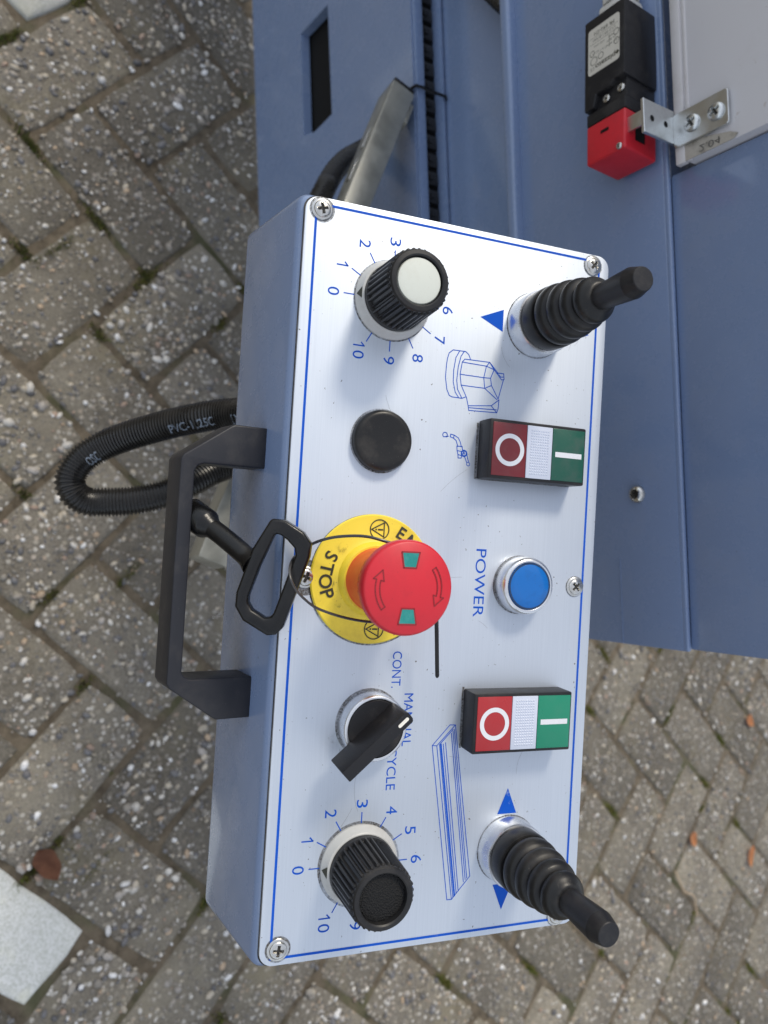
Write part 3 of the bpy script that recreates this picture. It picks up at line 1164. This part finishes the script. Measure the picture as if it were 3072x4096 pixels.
digits0 = [('0', 0, -28.6), ('1', -12.9, -25.1), ('2', -24.1, -14.9), ('3', -27.6, -0.1), ('4', -23.6, 14.7), ('5', -13.6, 24.6),
           ('6', 0.2, 28.4), ('7', 14.8, 25.0), ('8', 25.0, 14.3), ('9', 27.9, -0.1), ('10', 25.5, -15.1)]
ticks0 = [(math.atan2(y, x), 23.6) for x, y in ((0, -1), (-0.57, -1), (-1.66, -1), (-1, 0), (-1.72, 1), (-0.6, 1), (0, 1), (0.62, 1), (1.78, 1), (1, 0), (1.78, -1))]
for cx_ in (-130.0, 130.4):
    dial(cx_, ticks0, [(s, cx_ + x, -36.9 + y) for s, x, y in digits0])

for word in (('POWER', -0.2, 16.8, 5.6, 33), ('CONT.', 41.5, -23.9, 4.6, 17), ('MANUAL', 65.0, -17.0, 4.6, 24.6), ('CYCLE', 87.6, -23.7, 4.6, 19.6)):
    obj('lettering', text(bmesh.new(), *word), M_print, plate, smooth=0)

# arrows round the joysticks
for tri in ([(-129.6, 9.0), (-124.0, 21.6), (-135.0, 21.6)], [(-129.6, 71.5), (-135.0, 59.0), (-124.0, 59.0)],
            [(100.4, 38.8), (112.9, 33.6), (112.9, 44.2)], [(159.8, 38.6), (147.2, 44.0), (147.2, 33.2)]):
    obj('arrow_print', disc_print(bmesh.new(), tri), M_print, plate, smooth=0)

# pictogram: a ribbed motor pump
bm = bmesh.new()
strokes(bm, [
    [(-111.5, -4.5), (-109.7, -6.5), (-107, -7.2), (-104.4, -7.5), (-97.9, -7.7), (-92.2, -6.6), (-89.5, -5.2), (-88.9, -3.8)],
    [(-111.5, -1.0), (-108.0, -2.8), (-102.0, -3.6), (-96.2, -3.5), (-91.3, -2.1), (-89.0, -0.2)],
    [(-111.6, 1.5), (-109.1, -0.1), (-103.8, -1.3), (-97.2, -1.7), (-92.9, -1.0), (-88.8, 1.6)],
    [(-111.5, -4.5), (-111.6, 2.2), (-110.4, 3.9), (-108.1, 5.0)],
    [(-88.9, -3.8), (-88.8, 1.6), (-89.8, 3.7)],
    [(-106.3, 0.7), (-107.9, 2.0), (-108.1, 15.5)],
    [(-106.3, 0.7), (-106.0, 13.8), (-108.1, 15.5), (-104.8, 18.1), (-106.0, 13.8), (-100.2, 12.7), (-95.1, 13.5), (-96.9, 17.1), (-100.4, 16.4), (-104.8, 18.1)],
    [(-106.3, 0.7), (-100.3, -0.1), (-95.1, 0.8), (-89.5, 4.0)],
    [(-100.3, -0.1), (-100.2, 12.7), (-100.4, 16.4)],
    [(-95.1, 0.8), (-95.1, 13.5), (-90.3, 20.6)],
    [(-104.8, 18.1), (-100.3, 22.5), (-100.7, 23.9), (-103.5, 23.5), (-103.4, 20.0)],
    [(-101.9, 23.7), (-101.6, 22.0), (-103.4, 20.0)],
    [(-96.9, 17.1), (-90.7, 21.2), (-100.3, 23.5)],
    [(-108.1, 15.5), (-103.3, 20.4)],
    [(-89.5, 4.0), (-85.6, 5.1), (-83.4, 5.6), (-83.9, 20.8), (-85.9, 21.5), (-90.3, 21.7)],
    [(-85.6, 5.1), (-87.0, 17.6), (-90.3, 21.7)],
    [(-84.7, 5.5), (-85.3, 20.6)], [(-87.0, 17.6), (-83.9, 20.8)]], 0.42)
obj('motor_pictogram', bm, M_print, plate, smooth=0)

# pictogram: coolant tap with a drop
bm = bmesh.new()
strokes(bm, [arc(-70.4, -6.2, 1.2, 30, 330, 10) + [(-69.9, -4.4), (-69.4, -5.6)],
             [(-69.7, -3.4), (-69.2, -1.6), (-70.7, -1.4), (-71.0, -3.2), (-69.7, -3.4)],
             [(-69.2, -1.6), (-68.2, -0.2), (-66.2, 0.6), (-65.4, 0.8)], [(-70.7, -1.4), (-69.6, 0.9), (-67.6, 2.1), (-65.4, 2.8)],
             [(-65.6, 0.4), (-65.6, 3.2), (-64.2, 3.4), (-63.4, 4.4), (-61.6, 3.4), (-60.0, 3.0), (-59.9, 1.4), (-61.6, 1.2), (-63.4, 0.6), (-65.6, 0.4)],
             [(-63.4, 0.8), (-63.2, 3.2)], [(-61.6, 1.2), (-61.2, 3.0)],
             [(-62.6, 5.8), (-60.4, 6.4), (-58.6, 7.0)], [(-61.4, 4.4), (-60.0, 5.2), (-58.2, 6.0)]], 0.42)
ring_print(bm, -62.4, 4.4, 1.0, 1.75, n=20)
ring_print(bm, -62.4, 4.4, 0.2, 0.55, n=12)
ring_print(bm, -57.4, 6.9, 0.7, 1.05, n=16)
obj('coolant_tap_pictogram', bm, M_print, plate, smooth=0)

# pictogram: a long saw table
bm = bmesh.new()
strokes(bm, [[(77.7, -3.5), (68.2, 5.2), (68.3, 8.1), (77.9, -1.1), (77.7, -3.5), (151.7, 8.8), (151.8, 11.2), (141.6, 20.4), (68.3, 8.1)],
             [(77.9, -1.1), (151.8, 11.2)],
             [(77.4, 0.3), (70.4, 7.0)], [(77.4, 0.3), (151.0, 12.0)],
             [(77.2, 2.2), (149.2, 13.6)], [(76.6, 3.4), (148.2, 14.6)],
             [(71.2, 7.0), (143.0, 18.0)], [(72.2, 6.2), (144.0, 17.1)], [(70.5, 7.7), (142.4, 18.8)]], 0.40)
strokes(bm, [[(77.3, 1.0), (150.2, 12.7)]], 0.85)
obj('saw_table_pictogram', bm, M_print, plate, smooth=0)

# hair scratches and scuffs
rs = random.Random(21)
bm = bmesh.new()
scr = []
for _ in range(16):
    x, y = rs.uniform(-160, 160), rs.uniform(-70, 70)
    a = rs.uniform(0, 6.28)
    L = rs.uniform(4, 18)
    bend = rs.uniform(-0.6, 0.6)
    pl = []
    for i in range(8):
        u = i / 7
        pl.append((x + L * u * math.cos(a + bend * u), y + L * u * math.sin(a + bend * u)))
    if all(abs(p[0]) < 166 and abs(p[1]) < 74 for p in pl):
        scr.append(pl)
strokes(bm, scr, 0.10, 0.045)
obj('hair_scratches', bm, mat('scratch', (0.30, 0.31, 0.33), 0.5, 0.8), plate, smooth=0)['kind'] = 'stuff'

# grime rings round the fittings, darkened to paint in contact shadow as well
M_grime_shade = mat('grime_shade', (0.075, 0.062, 0.048), 0.9)
t = NT(M_grime_shade)
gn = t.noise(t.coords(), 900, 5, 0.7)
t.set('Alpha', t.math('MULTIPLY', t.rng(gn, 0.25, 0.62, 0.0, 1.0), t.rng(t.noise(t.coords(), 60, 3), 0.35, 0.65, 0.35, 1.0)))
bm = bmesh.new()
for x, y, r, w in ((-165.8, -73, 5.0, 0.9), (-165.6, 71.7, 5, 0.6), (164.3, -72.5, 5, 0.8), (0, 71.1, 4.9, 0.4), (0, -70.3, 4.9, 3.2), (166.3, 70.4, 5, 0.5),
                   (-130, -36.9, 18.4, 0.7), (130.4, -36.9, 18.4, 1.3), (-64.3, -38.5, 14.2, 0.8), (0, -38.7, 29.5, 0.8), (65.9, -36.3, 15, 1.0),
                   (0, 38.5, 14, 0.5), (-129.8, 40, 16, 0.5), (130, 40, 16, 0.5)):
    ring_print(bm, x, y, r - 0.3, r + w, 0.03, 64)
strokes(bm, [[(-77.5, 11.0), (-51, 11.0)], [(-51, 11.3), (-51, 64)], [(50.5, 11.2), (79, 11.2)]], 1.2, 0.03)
obj('grime_shade', bm, M_grime_shade, plate, smooth=0)['kind'] = 'stuff'
bm = bmesh.new()
M_smudge = mat('smudge', (0.050, 0.043, 0.036), 0.95)
t = NT(M_smudge)
gn = t.noise(t.coords(), 95, 6, 0.75)
t.set('Alpha', t.rng(gn, 0.50, 0.72, 0.0, 0.75))
disc_print(bm, [(69 + 5.5 * math.cos(R(a)), -52.5 + 3.6 * math.sin(R(a))) for a in range(0, 360, 15)], 0.05)
disc_print(bm, [(77.5 + 2.6 * math.cos(R(a)), -48 + 1.6 * math.sin(R(a))) for a in range(0, 360, 15)], 0.07)
obj('smudge', bm, M_smudge, plate, smooth=0)['kind'] = 'stuff'

# cover screws
for x, y, sp_ in ((-165.8, -73.0, 0.25), (-165.6, 71.7, 0.9), (164.3, -72.5, 1.45), (166.3, 70.4, 0.6), (0.0, 71.1, 0.75), (-0.2, -70.3, 1.2)):
    s = dome_screw('cover_screw', cb, 4.0, 1.5, m=M_steel, flange=4.95, spin=sp_)
    s.location = (x * MM, y * MM, 0.0)


# speed knobs
def speed_knob(cx, label, cap):
    k = empty('speed_knob', cb, (cx, -36.9, 0), label)
    lathe_obj('skirt', [(0, 0), (18.4, 0), (18.4, 1.2), (18.0, 1.9), (16.6, 5.2), (16.0, 5.6), (0, 5.6)], M_skirt, k, 72, smooth=28)
    bm = bmesh.new()
    bm.faces.new([bm.verts.new(p) for p in ((0, -18.15, 2.0), (2.6, -16.65, 5.35), (-2.6, -16.65, 5.35))])
    obj('pointer', bm, M_ink, k, loc=(0, -0.12, 0.05), smooth=0)
    teeth = 34

    def rad(a, r, z):
        if 8.2 < z < 31.5 and r > 12.6:
            u = (a * teeth / (2 * math.pi)) % 1.0
            return r + (0.75 if u < 0.5 else -0.55) * (1.0)
        return r
    lathe_obj('grip', [(0, 5.4), (15.6, 5.4), (15.4, 8.0), (14.6, 8.3), (14.5, 8.4), (13.7, 31.2), (13.5, 31.6), (13.5, 32.6), (12.9, 33.5),
                       (11.2, 33.7), (10.6, 33.2), (10.5, 31.5 if cap else 30.4), (0, 31.5 if cap else 30.4)], M_knob, k, teeth * 4, rad=rad, smooth=30)
    if cap:
        lathe_obj('cap', [(0, 33.0), (8.0, 32.9), (9.7, 32.6), (10.1, 32.0), (10.1, 31.3)], M_cream, k, 48)
    else:
        lathe_obj('foam_pad', [(0, 31.3), (8.0, 31.2), (10.2, 30.8), (10.45, 30.3)], M_foam, k, 48)


speed_knob(-130.0, 'ribbed black knob with a cream cap, set to 0', True)
speed_knob(130.4, 'ribbed black knob with its cap missing, black foam inside', False)

# blanking plug
lathe_obj('blanking_plug', [(0, 4.7), (9.5, 4.75), (11.3, 5.1), (12.8, 4.9), (13.8, 4.0), (14.2, 2.6), (14.2, 0)], M_rubber, cb, 64,
          loc=(-64.3, -38.5, 0), smooth=60).__setitem__('label', 'smooth black round blanking plug')

# emergency stop
es_ = empty('emergency_stop', cb, (-0.4, -38.7, 0), 'red emergency stop mushroom on a yellow disc')
disc = lathe_obj('warning_disc', [(29.6, 0), (29.8, 0.8), (29.2, 1.5), (19.5, 1.7), (17.2, 2.6), (16.2, 5.2), (15.4, 6.2), (14.0, 6.2), (14.0, 0)], M_yellow, es_, 96, smooth=30)


def around(bm, word, r, a_mid, cap, step, outward, h=1.9):
    """letters laid round the disc"""
    n = len(word)
    for i, ch in enumerate(word):
        da = (i - (n - 1) / 2) * step
        a = a_mid + (-da if outward else da)
        rot = a - math.pi / 2 if outward else a + math.pi / 2
        text(bm, ch, r * math.cos(a), r * math.sin(a), cap, ang=rot, h=h, bold=0.018)


bm = bmesh.new()
around(bm, 'STOP', 22.8, R(-93), 6.2, R(14.6), False)
around(bm, 'EMERGENCY', 25.0, math.pi / 2, 5.8, R(15), True)
for sx in (-1, 1):
    cx_, cy_ = sx * 22.9, 1.6
    ring_print(bm, cx_, cy_, 4.3, 4.8, 1.84, 32)
    q = 3.6
    tri = [(cx_, cy_ - 3.9), (cx_ + 3.3, cy_ + 2.2), (cx_ - 3.3, cy_ + 2.2)]
    tri = [(cx_ + sx * 0.0 + (x - cx_), y) for x, y in tri]
    strokes(bm, [tri + [tri[0]]], 0.5, 1.86)
    strokes(bm, [[(cx_, cy_ + 1.4), (cx_, cy_ - 0.6)]], 0.65, 1.88)
    ring_print(bm, cx_, cy_ - 1.7, 0.0001, 0.4, 1.88, 8)
obj('disc_lettering', bm, M_ink, es_, smooth=0)
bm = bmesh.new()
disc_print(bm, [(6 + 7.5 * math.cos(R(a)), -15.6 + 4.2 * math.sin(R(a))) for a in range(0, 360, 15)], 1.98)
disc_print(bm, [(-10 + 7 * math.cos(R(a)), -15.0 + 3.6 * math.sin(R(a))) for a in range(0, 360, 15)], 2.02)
obj('grime_shade', bm, M_smudge, es_, smooth=0)['kind'] = 'stuff'
lathe_obj('stem', [(14.0, 6.0), (14.6, 6.2), (14.6, 27.0), (15.5, 30.0), (0, 30.0)], M_orange_red, es_, 64)


def notch(a, r, z):
    if 30.5 < z < 37.5 and r > 15:
        u = (a * 30 / (2 * math.pi)) % 1.0
        return r - (0.8 if u < 0.5 else 0.0)
    return r


lathe_obj('head', [(14.4, 29.5), (16.9, 30.4), (17.4, 31), (17.5, 37), (18.2, 37.6), (19.3, 38.2), (19.6, 39.4), (19.6, 43.2), (19.2, 44.6),
                   (18.3, 45.3), (0, 45.45)], M_red, es_, 120, rad=notch, smooth=40)
for s in (-1, 1):
    bm = bmesh.new()
    w0, w1, r0, r1 = 2.7, 3.9, 8.3, 14.6
    f = [(s * r0, -w0), (s * r1, -w1), (s * r1, w1), (s * r0, w0)]
    prism(bm, f, 45.0, 45.52)
    win = obj('window', bm, M_teal, es_, smooth=0)
    bm = strokes(bmesh.new(), [f + [f[0]]], 0.6, 45.56)
    obj('window_edge', bm, M_red_dark, win, smooth=0)
for s, off in ((-1, 180), (1, 0)):
    # curved arrows pressed into the cap, clockwise
    a0, a1 = (-128, -65) if s < 0 else (52, 115)
    ri, ro = 12.6, 14.5
    inn = arc(0, 0, ri, a0, a1 - 12, 10)
    out = arc(0, 0, ro, a0, a1 - 12, 10)
    if s < 0:
        head_ = []
    hd = [(11.2 * math.cos(R(a1 - 12)), 11.2 * math.sin(R(a1 - 12))), (13.6 * math.cos(R(a1 + 6)), 13.6 * math.sin(R(a1 + 6))),
          (15.9 * math.cos(R(a1 - 12)), 15.9 * math.sin(R(a1 - 12)))]
    # turn so that both arrows run clockwise
    loop = inn + hd + out[::-1] + [inn[0]]
    loop = [(-x, y) if True else (x, y) for x, y in loop]
    obj('arrow_engraving', strokes(bmesh.new(), [loop], 0.5, 45.52), M_red_dark, es_, smooth=0)

# power lamp
pl_ = empty('power_lamp', cb, (-0.2, 38.6, 0), 'round blue power lamp in a satin chrome bezel')
lathe_obj('bezel', [(13.6, 0), (14.0, 0.6), (14.2, 6.5), (13.9, 8.4), (13.2, 9.6), (12.4, 10.1), (11.6, 10.1), (11.3, 9.6), (11.3, 7.5)], M_chrome, pl_, 72, smooth=60)
lathe_obj('blue_lens', [(11.25, 9.0), (11.1, 9.9), (10.3, 10.4), (6, 10.7), (0, 10.8)], M_lensblue, pl_, 64, smooth=60)


obj('lens_rim', ring_print(bmesh.new(), 0, 0, 10.6, 11.3, 10.42, 64), M_lensrim, pl_, smooth=0)  # darker ring round the edge of the lens


# double push buttons
def push_buttons(cx, red, green, label):
    u = empty('push_button_unit', cb, (cx, 38.3, 0), label)
    bm = bbox_bm(-14.2, 14.2, -26.8, 26.6, 0, 12.0, 0.8, 2)
    obj('body', bm, M_black, u)
    parts = (('red_button', -25.2, -6.9, red), ('white_lens', -6.7, 7.3, M_lenswhite), ('green_button', 7.5, 25.7, green))
    for nm, y0, y1, m in parts:
        obj(nm, bbox_bm(-12.7, 12.7, y0, y1, 11.0, 12.35, 0.3, 2), m, u)
    # prismatic dimples of the middle lens
    bm = bmesh.new()
    for i in range(17):
        for j in range(8):
            x, y = -10.4 + 1.3 * i, -4.3 + 1.3 * j
            b_ = [bm.verts.new((x + dx, y + dy, 12.34)) for dx, dy in ((-0.55, -0.55), (0.55, -0.55), (0.55, 0.55), (-0.55, 0.55))]
            tp_ = bm.verts.new((x, y, 12.75))
            for q in range(4):
                bm.faces.new((b_[q], b_[(q + 1) % 4], tp_))
    d = obj('lens_dimples', bm, M_lenswhite, u, smooth=0)
    d['kind'] = 'stuff'
    obj('ring_symbol', ring_print(bmesh.new(), 0.1, -15.9, 5.6, 7.75, 12.42, 48), M_white, u, smooth=0)
    obj('bar_symbol', disc_print(bmesh.new(), [(-1.25, 9.2), (1.25, 9.2), (1.25, 24.2), (-1.25, 24.2)], 12.42), M_white, u, smooth=0)


push_buttons(-64.9, M_lensred2, M_lensgreen2, 'grimy start and stop push button pair beside the tap pictogram')
push_buttons(65.0, M_lensred, M_lensgreen, 'clean bright start and stop push button pair beside the saw table pictogram')

# selector switch
se = empty('selector_switch', cb, (65.8, -36.2, 0), 'black selector switch with a long lever in a chrome bezel')
lathe_obj('bezel', [(14.9, 0), (15.0, 0.5), (15.0, 9.0), (14.7, 10.0), (14.0, 10.4), (13.3, 10.3), (13.0, 9.6), (13.0, 7)], M_chrome, se, 72, smooth=50)
lathe_obj('rotor', [(12.9, 8.0), (12.9, 10.2), (12.5, 10.6), (0, 10.6)], M_black, se, 56)
th = math.atan2(-17.9, 16.2)
bm = bmesh.new()
secs = []
for l, wl, wt in ((-13.9, 2.4, 1.6), (-13.1, 3.7, 2.5), (-12.0, 4.1, 2.9), (23.8, 4.3, 2.8)):
    secs.append([bm.verts.new((l, w, h)) for w, h in ((-wl, 10.5), (wl, 10.5), (wt, 25.0), (-wt, 25.0))])
for a, b in zip(secs, secs[1:]):
    for k in range(4):
        j = (k + 1) % 4
        bm.faces.new((a[k], a[j], b[j], b[k]))
bm.faces.new(list(reversed(secs[0])))
bm.faces.new(secs[-1])
bmesh.ops.recalc_face_normals(bm, faces=bm.faces)
bevel(bm, 0.5, 2, [e for e in bm.edges if e.calc_length() > 3 and len(e.link_faces) == 2 and e.calc_face_angle() > 0.6])
bmesh.ops.rotate(bm, cent=(0, 0, 0), matrix=Matrix.Rotation(th, 3, 'Z'), verts=bm.verts)
lev = obj('lever', bm, M_black, se, smooth=30)
bm = prism(bmesh.new(), round_rect(-12.4, -6.6, -0.75, 0.75, 0.7, 4), 24.8, 25.15)
bmesh.ops.rotate(bm, cent=(0, 0, 0), matrix=Matrix.Rotation(th, 3, 'Z'), verts=bm.verts)
obj('marker', bm, M_marker, lev)


# joysticks
def joystick(cx, cy, label):
    j = empty('joystick', cb, (cx, cy, 0), label)
    lathe_obj('base_ring', [(16.0, 0), (16.2, 0.6), (16.0, 1.6), (15.7, 9.6), (15.2, 10.4), (14.2, 10.5), (0, 10.5)], M_chrome, j, 72, smooth=50)
    prof = [(0, 10.4), (14.2, 10.4), (14.7, 11.4), (14.8, 18.6), (14.3, 19.6)]
    ribs = [(14.9, 19.8, 28.4), (13.9, 28.4, 36.8), (12.5, 36.8, 44.8), (10.7, 44.8, 52.4)]
    for rm, z0, z1 in ribs:
        g = 2.6
        prof.append((rm - g, z0))
        for k in range(1, 10):
            u = k / 10
            prof.append((rm - g + g * math.sin(math.pi * u) ** 0.55 - 0.8 * u, z0 + (z1 - z0) * u))
    prof += [(7.6, 52.6), (7.0, 53.6), (5.9, 54.0), (5.3, 54.0)]
    lathe_obj('bellows', prof, M_rubber, j, 64, smooth=50)
    lathe_obj('stick', [(5.4, 52.0), (5.6, 56), (6.2, 66), (6.6, 74.6), (5.0, 80.6), (4.7, 80.9), (0, 80.95)], M_black, j, 56, smooth=10)


joystick(-129.8, 40.0, 'upper joystick with black rubber bellows, pointing over the blue machine')
joystick(130.0, 40.0, 'lower joystick with black rubber bellows, pointing over the pavers')

# carrying handle on the sloped front wall
hd_, nw_ = Vector((0, 0.235, 0.972)).normalized(), Vector((0, -0.972, 0.235)).normalized()
W0 = Vector((0, -86.7, -22.8)) + nw_ * 0.15
HM = Matrix((((1), nw_.x, hd_.x, W0.x), (0, nw_.y, hd_.y, W0.y), (0, nw_.z, hd_.z, W0.z), (0, 0, 0, 1)))
pts = [(-67.6, 0), (-67.4, 16.5), (-66.4, 18.3), (-51.8, 39.2), (-49.6, 40.4), (49.6, 40.4), (51.8, 39.2), (66.4, 18.3), (67.4, 16.5), (67.6, 0),
       (48.6, 0), (48.2, 29.6), (47.2, 32.6), (44.6, 33.9), (-44.6, 33.9), (-47.2, 32.6), (-48.2, 29.6), (-48.6, 0)]
bm = prism(bmesh.new(), pts, -18.0, 0, HM)
bevel(bm, 0.9, 3, [e for e in bm.edges if len(e.link_faces) == 2 and e.calc_face_angle() > 0.7])
obj('carry_handle', bm, M_darkblue_black, cb, smooth=40)

# =====================================================================================
# PULL KEY with its tie, hanging by the emergency stop (control box frame, mm)
# =====================================================================================
key = empty('pull_key')
key.matrix_world = cb.matrix_world.copy()
tag(key, 'black pull key with a four sided loop handle, tied to the emergency stop', 'key')
outer = [(-25.4, -89.5, 9.8), (-25.0, -83.7, 11.9), (-20.3, -76.1, 14.6), (-15.5, -72.7, 15.7), (-9.6, -73.1, 15.4), (21.1, -81.9, 11.5),
         (24.3, -84.6, 10.5), (24.8, -88.2, 9.2), (19.0, -98.3, 5.6), (13.1, -101.8, 4.5), (6.9, -101.6, 4.6), (-12.0, -96.3, 7.0)]
inner = [(-19.2, -87.6, 10.4), (-18.4, -85.2, 11.2), (-16.6, -82.6, 12.0), (-13.2, -79.4, 13.1), (-10.2, -78.9, 13.3), (14.4, -85.9, 10.2), (16.9, -87.0, 9.8),
         (17.4, -89.6, 8.9), (14.2, -94.8, 6.9), (11.2, -96.6, 6.2), (8.4, -96.6, 6.3), (-4.5, -92.9, 8.0)]
nrm = Vector((0.0, -0.343, 0.939))
nrm = (Vector(outer[3]) - Vector(outer[9])).cross(Vector(outer[0]) - Vector(outer[6])).normalized()
if nrm.z < 0:
    nrm = -nrm
bm = bmesh.new()
lay = []
for dz in (0.0, -7.5):
    lay.append(([bm.verts.new(Vector(p) + nrm * dz) for p in outer], [bm.verts.new(Vector(p) + nrm * dz) for p in inner]))
n = len(outer)
for i in range(n):
    j = (i + 1) % n
    (o0, i0), (o1, i1) = lay
    bm.faces.new((o0[i], o0[j], i0[j], i0[i]))
    bm.faces.new((o1[j], o1[i], i1[i], i1[j]))
    bm.faces.new((o0[j], o0[i], o1[i], o1[j]))
    bm.faces.new((i0[i], i0[j], i1[j], i1[i]))
bmesh.ops.recalc_face_normals(bm, faces=bm.faces)
bevel(bm, 1.5, 3, [e for e in bm.edges if len(e.link_faces) == 2 and e.calc_face_angle() > 0.9])
loop_ = obj('loop_handle', bm, M_gloss, key, smooth=50)
st = [Vector((-5.5, -94.6, 2.5)), Vector((-9.0, -98.0, -1.4)), Vector((-16.4, -106.7, -10.5)), Vector((-20.8, -112.6, -16.8))]
sp_ = spline(st, 6)
obj('shank', tube(bmesh.new(), sp_, lambda i: 5.6 - 1.1 * min(i / 5, 1), 20), M_gloss, key, smooth=50)
d = (st[3] - st[2]).normalized()
mt = Matrix.Translation(st[3] - d * 1.0) @ d.to_track_quat('Z', 'Y').to_matrix().to_4x4()
lathe_obj('collar', [(0, -3), (4.4, -3), (5.2, -1), (6.6, 1.0), (6.9, 2.0), (6.9, 13.0), (6.2, 14), (0, 14)], M_gloss, key, 36, mtx=mt)

tie = [(-13.5, -26, 19), (-16.5, -33, 20.5), (-18.4, -41, 20.4), (-19.9, -48, 18.5), (-19.9, -54.9, 15.9), (-18.5, -62.9, 11.4), (-15.4, -69.7, 6.6), (-11.2, -74.7, 5.2), (-8.6, -78.3, 8.4),
       (-4.9, -80.8, 13.5), (-0.5, -80.9, 17.0), (3.9, -78.6, 17.6), (7.7, -74.8, 17.6), (11.7, -68.6, 17.6), (15.4, -56.3, 17.8), (16.9, -43.7, 19.2), (15.6, -32, 18), (9.5, -25, 17.6), (0, -22.6, 17.6), (-9, -24, 18)]
ct = empty('cable_tie')
ct.matrix_world = cb.matrix_world.copy()
tag(ct, 'thin black cable tie from the pull key round the emergency stop', 'cable tie')
M_tie = dusty('tie_nylon', (0.030, 0.030, 0.032), 0.25, 0.1, Specular_IOR_Level=0.6)
obj('band', tube(bmesh.new(), spline(tie, 6), 0.66, 8, ell=0.6), M_tie, ct, smooth=60)
bm = tube(bmesh.new(), spline([(10.5, -18.0, 19), (15.6, -13.4, 17.5), (19.2, -12.1, 16), (28.0, -11.4, 16), (36, -10.8, 16), (41.0, -10.4, 16), (42.2, -10.3, 16)], 5),
          lambda i: 1.15 if i < 25 else 1.15 - 0.14 * (i - 25), 8, ell=0.6)
obj('tail', bm, M_gloss, ct, smooth=60)
obj('lock', bbox_bm(10, 14, -21.5, -17, 15.5, 20.5, 0.6), M_gloss, ct)
